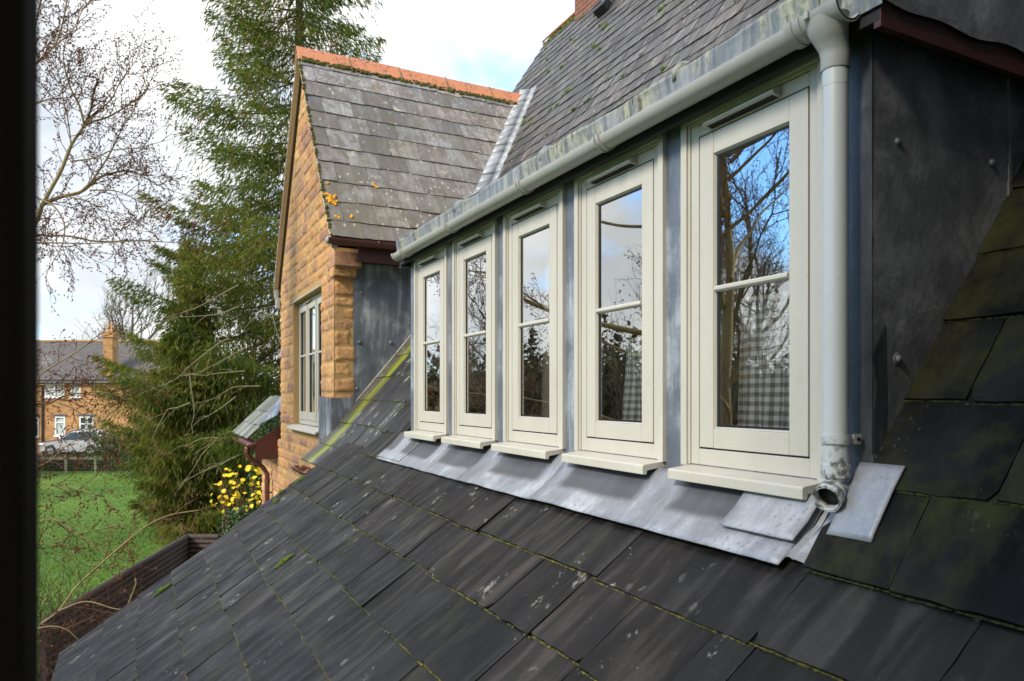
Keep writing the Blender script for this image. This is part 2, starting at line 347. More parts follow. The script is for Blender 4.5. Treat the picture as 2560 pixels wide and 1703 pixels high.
def leaf_mat(name, stops, rough=.6, trans=.0, spec=.3):
    M=Mat(name); c=M.ramp(M.rnd(),stops); m=M.set(c,rough,0,spec=spec)
    if trans:
        tl=M.new('BsdfTranslucent'); M.l(c,tl.inputs[0]); ms_=M.new('MixShader'); ms_.inputs[0].default_value=trans; M.l(M.b.outputs[0],ms_.inputs[1]); M.l(tl.outputs[0],ms_.inputs[2]); M.l(ms_.outputs[0],M.o.inputs[0])
    return m
SPRUCE=leaf_mat('spruce_needles',[(0,(.060,.105,.020)),(.3,(.125,.18,.026)),(.6,(.23,.25,.040)),(.8,(.31,.28,.06)),(.9,(.33,.25,.11)),(1,(.38,.27,.14))],trans=.5)
BARK=plain('birch_bark',(.32,.26,.12),.85,0,25,.45,.5,.004)
TWIG=plain('red_brown_twig',(.15,.075,.04),.8,0,40,.3)
DEAD=plain('pale_dead_branch',(.19,.165,.095),.9,0,30,.3)
CATK=leaf_mat('brown_catkins',[(0,(.08,.028,.016)),(.6,(.15,.055,.026)),(1,(.25,.10,.045))],.8)
CONE=leaf_mat('spruce_cones',[(0,(.24,.11,.055)),(1,(.36,.18,.10))],.7)
TBARK=plain('grey_brown_bark',(.085,.07,.045),.95,0,12,.4,.6,.02)
IVY=leaf_mat('ivy_leaves',[(0,(.018,.045,.012)),(.6,(.04,.085,.02)),(1,(.075,.13,.035))],.4)
YEL=leaf_mat('yellow_leaves',[(0,(.30,.36,.02)),(.3,(.72,.48,.01)),(1,(.85,.60,.015))],.55)
HEDGE=leaf_mat('hedge_leaves',[(0,(.045,.035,.018)),(.5,(.055,.06,.02)),(1,(.10,.065,.035))],.8)
GREEN=leaf_mat('mixed_green_leaves',[(0,(.025,.05,.015)),(1,(.08,.11,.03))],.7)

# ------------------------------------------------------------------ setting: ground
def ground_mat():
    M=Mat('meadow_grass'); v=M.coord(); n1=M.noise(v,.35,5,.6); n2=M.noise(v,9,6,.7); n3=M.noise(v,60,3,.7)
    c=M.ramp(n1,[(.35,(.095,.21,.014)),(.5,(.13,.26,.02)),(.65,(.17,.28,.035))]); c=M.mix(.7,c,M.ramp(n2,[(.3,.6),(.7,1.4)]),'MULTIPLY')
    return M.set(c,.9,0,M.math('ADD',n2,n3),1.,.06)
GRASS=ground_mat()
m=MB(); n_=40
for i in range(n_):
    for j in range(n_):
        def g(a,b):
            x=-300+600*a/n_; y=-150+600*b/n_; return (x,y,GZ)
        m.quad([g(i,j),g(i+1,j),g(i+1,j+1),g(i,j+1)])
o=m.build('lawn',GRASS); o['kind']='structure'
rng=np.random.default_rng(5)
def blades(n,dmin,dmax,t0,t1,h0,h1,wid,name,mat,zf=lambda x,y:GZ):
    d=np.exp(rng.uniform(math.log(dmin),math.log(dmax),n)); t=rng.uniform(t0,t1,n); u=t*d
    x=u*YC+d*YS; y=-u*YS+d*YC; h=rng.uniform(h0,h1,n); a=rng.uniform(0,6.28,n); ww=wid*(.6+.05*d)
    lx=rng.normal(0,.03,n); ly=rng.normal(0,.03,n)
    v=np.empty((n,3,3)); z=np.full(n,GZ)
    v[:,0]=np.c_[x-np.cos(a)*ww,y-np.sin(a)*ww,z]; v[:,1]=np.c_[x+np.cos(a)*ww,y+np.sin(a)*ww,z]; v[:,2]=np.c_[x+lx,y+ly,z+h]
    return npmesh(name,v.reshape(-1,3),3,rng.uniform(0,1,n),mat)
GB=leaf_mat('grass_blades',[(0,(.075,.165,.014)),(.6,(.12,.23,.022)),(1,(.20,.27,.05))],.6)
o=blades(60000,9.5,38,-.72,-.36,.02,.055,.006,'grass',GB); o['kind']='stuff'; o['label']='mown green grass of the garden lawn below the roofs'
# dark bed of soil below the house
m=MB(); pts=[P(-6.7,9.2,GZ+.02),P(-3.0,8.0,GZ+.02),P(-5.6,15.0,GZ+.02),P(-7.8,11.8,GZ+.02)]
SOIL=plain('dark_leaf_litter',(.022,.016,.012),.95,0,14,.5,1.,.05)
m.quad([(-3.2,2.0,GZ+.02),(1.9,2.0,GZ+.02),(1.9,16.2,GZ+.02),(.4,15.6,GZ+.02),(-1.3,11.2,GZ+.02),(-3.2,9.0,GZ+.02)])
o=m.build('flower_bed_soil',SOIL); o['kind']='structure'
# gravel drive in front of the far house
m=MB(); m.quad([P(-60,38.6,GZ+.02),P(-15,38.6,GZ+.02),P(-15,47,GZ+.02),P(-60,47,GZ+.02)])
o=m.build('gravel_drive',plain('gravel',(.20,.17,.13),.95,0,40,.4,.8,.02)); o['kind']='structure'

# ------------------------------------------------------------------ the cottage
H=thing('cottage',(1.74,5.0,GZ),'old ironstone cottage with slate roofs, a five-window lead dormer and a stone gable wing','house')

# roof profile of the big slope: x -> z
PROF=[(-.62,-1.962),(1.121,-.744),(1.311,-.606),(1.505,-.462),(1.62,-.375),(1.704,-.285),(2.0,.050),(2.45,.63),(4.89,4.27),(6.09,6.07)]
PX=[p[0] for p in PROF]; PZ=[p[1] for p in PROF]
def zprof(x): 
    if x<PX[0]: return PZ[0]+(x-PX[0])*.7
    return float(np.interp(x,PX,PZ))
STRIP=[(1.40,-.665),(1.70,-.40),(2.59,.66),(3.4,1.66)]
def zstrip(x): return float(np.interp(x,[p[0] for p in STRIP],[p[1] for p in STRIP]))
SIDE=[(1.2,-.70),(1.505,-.455),(1.66,-.235),(1.84,-.02),(2.41,.71),(3.0,1.47)]
def zside(x): return float(np.interp(x,[p[0] for p in SIDE],[p[1] for p in SIDE]))
def mp_prof(zf):
    def f(u,v,h):                     # u = y, v = x, h = height off the roof plane
        e=.02; mslope=(zf(v+e)-zf(v-e))/(2*e); q=math.hypot(1,mslope)
        return (v-h*mslope/q, u, zf(v)+h/q)
    return f
def slates(m, fn, rows, u0, u1, width, moss=None, joints={}, jit=1., lap=.35, thick=.007, vscale=1., ragged=.003, skipf=None, offs=.5, lift=.015, ms=1.):
    for k in range(len(rows)-1):
        va,vb=rows[k],rows[k+1]; dv=vb-va; vt=vb+lap*dv
        if k in joints: js=sorted(joints[k])
        else:
            js=[]; a=min(u0(va),u0(vb))-width*((k*offs)%1.0)-random.uniform(0,.06)*width
            while a<max(u1(va),u1(vb))+width: js.append(a); a+=width*random.uniform(.965,1.04)
        for a,b in zip(js[:-1],js[1:]):
            lo=max(a,min(u0(va),u0(vt))); hi=min(b,max(u1(va),u1(vt)))
            if hi-lo<.03: continue
            if skipf and skipf((a+b)/2,(va+vb)/2): continue
            g=.0018*jit; r=random.random(); lf=lift+random.uniform(-.002,.005); tilt=random.uniform(-.0025,.0025); dvb=random.uniform(-.006,.006)*jit
            bot=[]; nb=7
            chipL=random.uniform(.006,.03) if random.random()<.3 else .002; chipR=random.uniform(.006,.035) if random.random()<.35 else .002
            vs=va+dvb
            def cl(u,v): return min(max(u,u0(v)),u1(v))
            pts=[]
            pts.append((a+g,vs+chipL))
            for i in range(nb+1):
                t=i/nb; u=a+g+chipL*.8+(b-a-2*g-(chipL+chipR)*.8)*t
                pts.append((u,vs+random.uniform(-ragged,ragged)))
            pts.append((b-g,vs+chipR))
            for i in range(1,6): pts.append((b-g+random.uniform(-ragged,ragged)*.6,vs+chipR+(vt-vs-chipR)*i/6))
            pts.append((b-g,vt)); pts.append((a+g,vt))
            for i in range(5,0,-1): pts.append((a+g+random.uniform(-ragged,ragged)*.6,vs+chipL+(vt-vs-chipL)*i/6))
            top=[];bt=[];uv=[]
            for u,v in pts:
                uc=cl(u,v); t=(v-vs)/(vt-vs); h=lf*(1-t)+.003*t+tilt*((u-a)/(b-a)-.5)*2
                top.append(fn(uc,v,h)); bt.append(fn(uc,v,h-thick)); uv.append((uc,v*vscale))
            kk=len(m.v); n=len(pts); m.v+=top+bt
            m.face(range(kk,kk+n),uv,r)
            for i in range(n):
                j=(i+1)%n; m.face((kk+i,kk+n+i,kk+n+j,kk+j),(uv[i],uv[i],uv[j],uv[j]),r)
            if moss is not None:
                q=int((hi-lo)/.0075)
                for i in range(q):
                    u=lo+(hi-lo)*(i+random.random())/q
                    if not (u0(va)<=u<=u1(va)): continue
                    if mnoise.noise(Vector((u*2.3,va*9,1.7)))*.9+random.uniform(-.25,.5)>-.22:
                        s=ms*random.uniform(.0022,.0052)
                        moss.blob(fn(u,va-.0015+dvb,.002+lf*.25),s*1.1,s*random.uniform(1.8,3.6),s*.8,6,3,.4,random.random()**1.5)
def under(m, fn, us, v0, v1, n=14, h=-.004):
    for i in range(n):
        a=v0+(v1-v0)*i/n; b=v0+(v1-v0)*(i+1)/n
        m.quad([fn(us[0],a,h),fn(us[0],b,h),fn(us[1],b,h),fn(us[1],a,h)])
fm=mp_prof(zprof); fs=mp_prof(zstrip); fr_=mp_prof(zside)
YV=6.28
# lower field
m=MB(); mo=MB()
rowsA=[-.56,-.27,-.04,.183,.409,.6355,.854,1.087,1.311,1.505]
J={8:[1.29,1.66,1.96,2.26,2.58,2.89,3.18,3.49,3.82,4.13,4.45,4.78,5.10,5.40,5.72,6.02,6.4],
   7:[1.29-.02,1.40,1.71,2.0,2.30,2.61,2.94,3.23,3.55,3.85,4.18,4.47,4.82,5.13,5.45,5.75,6.08,6.5],
   6:[1.06,1.40,1.72,2.02,2.34,2.77,3.09,3.43,3.72,4.05,4.36,4.67,5.0,5.3,5.6,5.9,6.2,6.6]}
slates(m,fm,rowsA,lambda v:-2.2,lambda v:YV,.312,mo,{k:[-2.2+i*.34 for i in range(10)]+J[k] for k in J},vscale=1.25)
slates(m,fm,[1.505,1.70,1.88,2.06],lambda v:5.06,lambda v:5.62,.28,mo,vscale=1.25)
under(m,fm,(-2.2,5.61),-.56,1.72,24,-.006); under(m,fm,(5.61,YV-.01),-.56,1.44,22,-.006)
lower=m.build('catslide_roof',SL_LOW,H)
lower['label']='dark wet slate slope in the foreground'
mo.build('moss',MOSS,lower,True)
# verge edging under the slates, far side, and barge
m=MB()
for i in range(20):
    a=-.56+(1.45+.56)*i/20; b=-.56+(1.45+.56)*(i+1)/20
    m.obox(fm(YV-.035,a,-.03),(0,.03,0),Vector(fm(0,b,-.03))-Vector(fm(0,a,-.03)),(0,0,.024))
m.build('verge_mortar',plain('verge_mortar',(.24,.23,.20),.95,0,30,.4),lower)
# right-hand slope, beside the near cheek
m=MB(); mo=MB()
rowsB=[1.505,1.66,1.84,2.01,2.17,2.34,2.51,2.7,2.9]
slates(m,fr_,rowsB,lambda v:-2.2,lambda v:1.253 if v>1.60 else 1.300,.33,mo,{0:[-1.4,-1.05,-.7,-.34,.02,.37,.72,1.06,1.372],1:[-1.2,-.87,-.52,-.17,.18,.55,.918,1.293],2:[-1.4,-1.05,-.7,-.34,.0,.36,.73,1.087,1.40]},vscale=1.4,lift=.013,ragged=.0022,ms=.9,thick=.008)
under(m,fr_,(-2.2,1.25),1.5,2.95,10,-.006)
rs=m.build('side_roof',SL_RIGHT,H); mo.build('moss',MOSSD,rs,True)
# strip between dormer and wing
m=MB(); mo=MB()
rowsS=[1.42,1.60,1.80,1.99,2.19,2.39,2.59,2.8,3.0]
slates(m,fs,rowsS,lambda v:5.62,lambda v:7.56 if v>1.72 else 7.50,.52,mo,vscale=1.3)
under(m,fs,(5.62,7.54),1.42,3.1,10,-.006)
ss=m.build('valley_side_roof',SL_MOSS,H,label='moss-streaked slate strip between dormer and stone wing'); mo.build('moss',MOSSB,ss,True)
# upper slope
rowsU=[]; v=2.66
while v<6.02: rowsU.append(v); v+=.116
rowsU.append(6.06)
m=MB()
def uend(v): return 10.55
slates(m,fm,rowsU,lambda v:-2.5,uend,.30,None,vscale=1.8,jit=1.2,ragged=.002,lift=.013,thick=.006)
under(m,fm,(-2.5,10.5),2.6,6.09,20,-.006)
up=m.build('main_roof',SL_UP,H,label='tall grey slate slope rising behind the dormer')
mo=MB()
for i in range(300):
    v=random.uniform(3.4,6.0); u=random.uniform(3,10.3)
    if random.random()>.25+.5*((v-3.4)/2.6): continue
    v=min(rowsU,key=lambda a:abs(a-v)); 
    for q in range(random.choice((1,1,2,3))):
        s=random.uniform(.010,.040)*(1 if random.random()<.5 else .55); c=fm(u+random.uniform(-.04,.04),v+.012+random.uniform(-.01,.02),.014)
        mo.blob(c,s*.8,s*1.15,s*.8,7,5,.25,random.random()**2)
# moss under the ridge
for i in range(420):
    u=2+8.5*random.random(); s=random.uniform(.012,.032); mo.blob(fm(u,5.98+random.uniform(-.02,.015),.015),s,s*1.6,s,6,4,.3,random.random())
mo.build('moss',MOSSB,up,True)
m=MB()
for i in range(33):
    y=10.6-.46*(i+1); zt=6.12+random.uniform(-.006,.006)
    m.extr([(5.96,zt-.13),(6.09,zt+.01),(6.22,zt-.13),(6.20,zt-.15),(6.09,zt-.02),(5.98,zt-.15)],lambda a,b,t:(a,t,b),y+.006,y+.454,random.random())
m.build('ridge_tiles',TERRA,up)
# back slope of main roof and far gable under the verge
m=MB(); m.quad([(6.09,-2.5,6.06),(6.09,10.5,6.06),(10.2,10.5,0),(10.2,-2.5,0)]); m.build('rear_roof',UNDER,H)
m=MB()
m.quad([(1.9,10.45,-3.8),(6.09,10.45,-3.8),(6.09,10.45,6.0),(4.89,10.45,4.2),(2.45,10.45,.55),(1.9,10.45,-.1)])
m.quad([(6.09,10.45,-3.8),(10.2,10.45,-3.8),(10.2,10.45,-.05),(6.09,10.45,6.0)])
m.build('end_wall',MORTAR,H)
# chimney on the ridge
m=MB(); 
cx0,cx1,cy0,cy1=5.86,6.5,8.6,9.38
z=5.6; k=0
while z<7.4:
    off=0 if k%2 else .11
    for side in range(4):
        L0,L1=(cy0,cy1) if side%2==0 else (cx0,cx1); a=L0-off
        while a<L1:
            p,q=max(a+.004,L0),min(a+.212,L1); a+=.22
            if q-p<.02: continue
            r=random.random(); e=random.uniform(0,.004)
            if side==0: m.box((cx0-e,p,z),(cx0+.05,q,z+.064),r)
            if side==2: m.box((cx1-.05,p,z),(cx1+e,q,z+.064),r)
            if side==1: m.box((p,cy0-e,z),(q,cy0+.05,z+.064),r)
            if side==3: m.box((p,cy1-.05,z),(q,cy1+e,z+.064),r)
    z+=.074; k+=1
    if 6.58<z<6.62 or (k==14): cx0-=.04;cx1+=.04;cy0-=.04;cy1+=.04
ch=m.build('chimney',BRICK,up)
m=MB(); m.box((5.875,8.615,5.55),(6.485,9.365,7.38)); m.build('chimney_mortar',MORTAR,ch)
# grey sheathed vent box lying on the upper slope
m=MB(); a=Vector(fm(7.83,5.42,.01)); up_=(Vector(fm(7.83,6.0,0))-Vector(fm(7.83,5.4,0))).normalized(); nn=Vector((-.83,0,.55)).normalized()
m.obox(a,up_*1.0,(0,.22,0),nn*.10); rv=m.build('roof_vent',plain('vent_grey',(.13,.135,.14),.4),up,False,.02)
m=MB(); m.obox(a-up_*.012+Vector((0,-.012,0)),up_*.13,(0,.244,0),nn*.112); m.build('vent_mouth',BLACK,rv,False,.008)

# ---------------------------------------------------------------- dormer
XW=1.704; YN,YF=1.255,4.955
dm=MB()                                      # lead-clad front wall: piers between windows, apron behind sills, head
WY=[1.383+.711*k for k in range(5)]; WW=.612
edges=[YN]+sum([[y+.012,y+WW-.012] for y in WY],[])+[YF]
for i in range(2,len(edges),2): dm.box((XW,edges[i],-.42),(XW+.06,edges[i+1],.98))
for y in WY:
    dm.box((XW,y+.0122,-.42),(XW+.06,y+WW-.0122,-.232)); dm.box((XW,y+.0122,.972),(XW+.06,y+WW-.0122,.98))
dormer=dm.build('dormer_front',LEAD,H,label='lead-clad dormer wall between the five windows')
def cheek_poly(yv, sgn, xs, zf, top, mat, name, parent, x0):
    m=MB(); n=24
    for i in range(n):
        a=x0+(xs-x0)*i/n; b=x0+(xs-x0)*(i+1)/n
        za,zb=min(zf(a)-.02,top),min(zf(b)-.02,top)
        for j in range(8):
            q=[(a,yv,za+(top-za)*j/8),(b,yv,zb+(top-zb)*j/8),(b,yv,zb+(top-zb)*(j+1)/8),(a,yv,za+(top-za)*(j+1)/8)]
            q=[(x,y+.006*mnoise.noise(Vector((x*3,z*3,yv))),z) for x,y,z in q]
            m.quad(q if sgn<0 else q[::-1])
    return m.build(name,mat,parent)
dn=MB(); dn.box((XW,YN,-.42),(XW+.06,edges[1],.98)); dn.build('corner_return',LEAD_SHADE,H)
ck=cheek_poly(YN,-1,2.86,zside,1.02,LEAD_DARK,'dormer_cheek',H,XW+.003); ck['label']='dark lead cheek at the near end of the dormer'
cheek_poly(YF,1,2.86,zprof,1.02,LEAD,'dormer_far_cheek',H,XW+.003)
def nails(pts,yv,parent,r):
    for x,z in pts:
        m=MB(); m.blob((x,yv-r*.3,z),r,r*.75,r,12,8,0.03); 
        m.blob((x,yv+.001,z),r*1.7,.003,r*1.7,12,4,.05)
        m.build('lead_fixing_dot',parent.data.materials[0],parent,True)
def onY(X,Y,yv):
    t=(X-1280)/1795; k=(YS+t*YC)/(YC-t*YS); return (yv*k,(990-Y)*(yv*(k*YS+YC))/1795)
nails([onY(2241,356,YN),onY(2477,408,YN),onY(2244,898,YN)],YN,ck,.011)
# welt in the cheek where two sheets lap
m=MB(); x_=onY(2519,400,YN)[0]
for i in range(14):
    z0=.30+.05*i*1.0; m.obox((x_+.004*math.sin(i*.9),YN-.006,z0),(.016,0,0),(0,.005,0),(0,0,.0505))
m.build('lead_lap',LEAD_DARK,ck)
m=MB(); m.box((XW-.004,YN-.0045,-.30),(XW+.16,YN-.0015,-.155)); m.build('corner_lap',LEAD_DARK,ck,False,.001)
# roof of the dormer: lead flat, edge band, rolls, soffit boards
m=MB()
n=40
for i in range(n):
    ya=1.185+(5.02-1.185)*i/n; yb=1.185+(5.02-1.185)*(i+1)/n
    m.quad([(1.62,ya,1.118),(1.62,yb,1.118),(2.95,yb,1.22),(2.95,ya,1.22)][::-1])
m.box((1.66,1.19,1.0),(2.85,5.01,1.112))
dr=m.build('dormer_roof',LEAD,H)
m=MB(); zs=[.975,1.0,1.03,1.06,1.09,1.108,1.12,1.126,1.124]; xs=[1.628,1.627,1.626,1.625,1.622,1.619,1.621,1.63,1.66]
n=150
def edge_pt(i,j):
    y=1.17+(5.03-1.17)*i/n; w_=mnoise.noise(Vector((y*2.4,.3,j*.15)))*.010+mnoise.noise(Vector((y*9,.7,j*.4)))*.004
    return (xs[j]+w_, y, zs[j]+(.008*mnoise.noise(Vector((y*3.1,5,0))) if j>4 else 0))
for i in range(n):
    for j in range(len(zs)-1): m.quad([edge_pt(i,j),edge_pt(i,j+1),edge_pt(i+1,j+1),edge_pt(i+1,j)])
m.build('lead_edge',LEAD_EDGE,dr)
for y in (1.95,2.89,3.92):
    m=MB(); m.tube([(1.626,y,1.085),(1.630,y,1.112),(1.650,y,1.130),(1.70,y,1.138),(2.85,y,1.22)],[.012,.022,.028,.028,.026],14)
    m.build('lead_roll',LEAD_EDGE,dr,True)
# side edge of the lead roof over the near cheek
m=MB(); 
for i in range(30):
    a=1.64+1.3*i/30; b=1.64+1.3*(i+1)/30
    h=lambda x:.985+.004*math.sin(x*9)+.006*math.sin(x*21)
    m.quad([(a,1.172,h(a)),(b,1.172,h(b)),(b,1.178,1.13+(b-1.62)*.077),(a,1.178,1.13+(a-1.62)*.077)])
m.build('lead_side_edge',LEAD_DARK,dr)
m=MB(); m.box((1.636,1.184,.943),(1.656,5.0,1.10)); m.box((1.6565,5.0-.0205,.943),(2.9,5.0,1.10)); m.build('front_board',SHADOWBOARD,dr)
m=MB(); m.box((1.6365,1.1805,.926),(2.85,1.200,1.108)); m.build('side_board',MAROON,dr,label='maroon board under the near end of the dormer roof')
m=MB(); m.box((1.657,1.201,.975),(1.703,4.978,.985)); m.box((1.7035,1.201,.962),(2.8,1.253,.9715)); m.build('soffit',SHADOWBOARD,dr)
m=MB(); m.box((1.64,5.0005,.93),(1.72,5.012,.985)); m.build('corner_flashing',LEAD,dr)

# gutter: half-round along y
def halfround(m, xc, zt, r, y0, y1, th=.003, n=14, fn=None):
    pr=[(xc-r*math.cos(math.pi*i/n),zt-r*math.sin(math.pi*i/n)) for i in range(n+1)]
    pi=[(xc-(r-th)*math.cos(math.pi*i/n),zt-(r-th)*math.sin(math.pi*i/n)) for i in range(n,-1,-1)]
    m.extr(pr+pi, fn or (lambda a,b,t:(a,t,b)), y0, y1)
GX,GT,GR=1.590,1.000,.043
m=MB(); halfround(m,GX,GT,GR,1.38,4.90); 
gut=m.build('gutter',PVC,H,True,label='pale grey half-round gutter along the dormer'); gut.data.polygons.foreach_set('use_smooth',[True]*len(gut.data.polygons))
def autosmooth(o,ang=35):
    me=o.data
    try:
        me.set_sharp_from_angle(angle=R(ang))
    except Exception: pass
autosmooth(gut)
for y in (2.32,2.98,3.89,4.71):
    m=MB(); 
    for dy in (-.018,-.004,.010): halfround(m,GX,GT+.002,GR+(.0075 if dy!=-.004 else .004),y+dy,y+dy+.010,.006)
    autosmooth(m.build('gutter_bracket',PVC,gut,True))
m=MB(); halfround(m,GX,GT+.003,GR+.005,4.885,4.915,.008); 
autosmooth(m.build('stop_end',PVC,gut,True))
# running outlet
m=MB(); halfround(m,GX,GT+.003,GR+.005,1.236,1.40,.005)
halfround(m,GX,GT+.0035,GR+.008,1.236,1.243,.008); halfround(m,GX,GT+.0035,GR+.0085,1.378,1.402,.009); halfround(m,GX,GT+.0035,GR+.0085,1.352,1.360,.008)
DX,DY=1.622,1.302
ol=m.build('gutter_outlet',PVC,gut,True); autosmooth(ol)
m=MB(); rings=[(GX,DY,.985,.046,.060),(GX+.004,DY,.955,.045,.052),(GX+.016,DY,.930,.041,.042),(GX+.028,DY,.912,.038,.038),(DX,DY,.895,.037,.037),(DX,DY,.862,.037,.037),(DX,DY,.858,.0355,.0355)]
k=len(m.v); ns=28
for (x,y,z,rx,ry) in rings:
    for j in range(ns): t=2*math.pi*j/ns; m.v.append((x+rx*math.cos(t),y+ry*math.sin(t),z))
for i in range(len(rings)-1):
    for j in range(ns): m.face((k+i*ns+j,k+i*ns+(j+1)%ns,k+(i+1)*ns+(j+1)%ns,k+(i+1)*ns+j))
autosmooth(m.build('outlet_funnel',PVC,ol,True),50)
m=MB(); m.box((GX-GR-.012,1.318,.985),(GX-GR+.002,1.332,1.005)); m.build('outlet_clip',PVC,ol,False,.002)
# downpipe
m=MB(); m.tube([(DX,DY,.875),(DX,DY,-.20)],.0325,32); dp=m.build('downpipe',PIPE,H,True,label='pale grey downpipe at the near corner of the dormer'); autosmooth(dp)
m=MB(); m.tube([(DX,DY,.858),(DX,DY,.815)],.0332,32); 
autosmooth(m.build('pipe_collar',PIPE,dp,True)); m=MB(); m.tube([(DX,DY,-.136),(DX,DY,-.178),(DX,DY,-.1785),(DX,DY,-.180),(DX,DY,-.214)],[.0338,.0338,.0338,.0365,.0365],32); autosmooth(m.build('pipe_socket',PIPE,dp,True))
m=MB(); m.tube([(DX,DY,-.102),(DX,DY,-.126)],.0368,32); m.box((DX+.034,DY-.030,-.127),(DX+.062,DY-.024,-.101)); m.box((DX+.056,DY-.028,-.125),(DX+.064,DY+.03,-.103)); autosmooth(m.build('pipe_clip',PIPE,dp,True))
m=MB(); m.tube([(DX+.05,DY-.034,-.114),(DX+.05,DY-.024,-.114)],.006,6); m.build('clip_screw',BLACK,dp)
m=MB(); pts=[(DX,DY,-.19),(DX,DY,-.218),(DX-.004,DY-.001,-.236),(DX-.016,DY-.005,-.250),(DX-.034,DY-.011,-.259),(DX-.056,DY-.018,-.267)]
m.tube(pts,[.0335]*6,28,caps=False); m.tube(pts[-2:],[.0375,.0375],28,caps=False); 
a,b=Vector(pts[-2]),Vector(pts[-1]); 
sh=m.build('pipe_shoe',PIPE,dp,True); sm_=sh.modifiers.new('wall','SOLIDIFY'); sm_.thickness=.003; sm_.offset=-1
m=MB(); m.tube([a-(b-a)*.3,a-(b-a)*.2],.031,20); m.build('shoe_dark_inside',BLACK,dp,True)

# aprons of lead below the windows
def apron(name, y0, y1, xt, xb, h, mat, n=18, wav=.004, fm=fm, seed=0):
    m=MB(); k=10
    def pt(i,j):
        y=y0+(y1-y0)*i/n; x=xt+(xb-xt)*j/k; q=fm(y,x,h+wav*mnoise.noise(Vector((y*5+seed,x*6,seed)))+.010*(1-j/k)*mnoise.noise(Vector((y*3+seed,1,4))))
        q=list(q)
        if j==k: q[0]+=.004*mnoise.noise(Vector((y*9+seed,2,2))); q[2]+=.003*mnoise.noise(Vector((y*8+seed,7,2)))
        return tuple(q)
    for i in range(n):
        for j in range(k): m.quad([pt(i,j),pt(i+1,j),pt(i+1,j+1),pt(i,j+1)][::-1])
    o=m.build(name,mat,H,True); s=o.modifiers.new('thick','SOLIDIFY'); s.thickness=.0045; s.offset=-1
    me=o.data
    import bmesh
    bm=bmesh.new(); bm.from_mesh(me); bmesh.ops.remove_doubles(bm,verts=bm.verts,dist=1e-5); bm.to_mesh(me); bm.free()
    return o
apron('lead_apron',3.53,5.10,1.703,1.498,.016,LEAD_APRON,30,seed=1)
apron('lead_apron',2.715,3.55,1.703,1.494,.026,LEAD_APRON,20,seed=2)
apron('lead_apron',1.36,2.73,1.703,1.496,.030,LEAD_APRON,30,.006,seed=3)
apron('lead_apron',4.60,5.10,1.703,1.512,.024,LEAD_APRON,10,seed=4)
apron('lead_apron',1.355,1.625,1.690,1.553,.052,LEAD_BRIGHT,10,seed=5)
m=MB(); cols=[(1.375,fm,.020),(1.352,fm,.034),(1.338,fm,.026),(1.300,fr_,-.02),(1.268,fr_,.010)]
for i in range(8):
    xa,xb=1.522+.165*i/8,1.522+.165*(i+1)/8
    for (ya,fa,ha),(yb_,fb,hb) in zip(cols[:-1],cols[1:]):
        w_=lambda y,x:.004*mnoise.noise(Vector((x*20,y*20,3)))
        m.quad([fa(ya,xa,ha*(1.2-.5*i/8)+w_(ya,xa)),fa(ya,xb,ha*(1.2-.5*(i+1)/8)+w_(ya,xb)),fb(yb_,xb,hb+w_(yb_,xb)),fb(yb_,xa,hb+w_(yb_,xa))])
m.build('corner_soaker',LEAD_BRIGHT,H,True)
o=apron('lead_soaker',1.150,1.276,1.70,1.570,.012,LEAD_BRIGHT,8,.003,fm=fr_,seed=7); o['label']='bright rectangular lead patch on the dark slates'
# damp crease beside the far end of the apron
m=MB()
for i in range(26):
    t=i/26; x=1.55+.13*t; m.blob(fm(5.115+.03*t,x,.010),.008,.008,.006,6,4,.3,random.random())
m.build('joint_moss',plain('ochre_joint',(.20,.13,.04),.95),H,True)

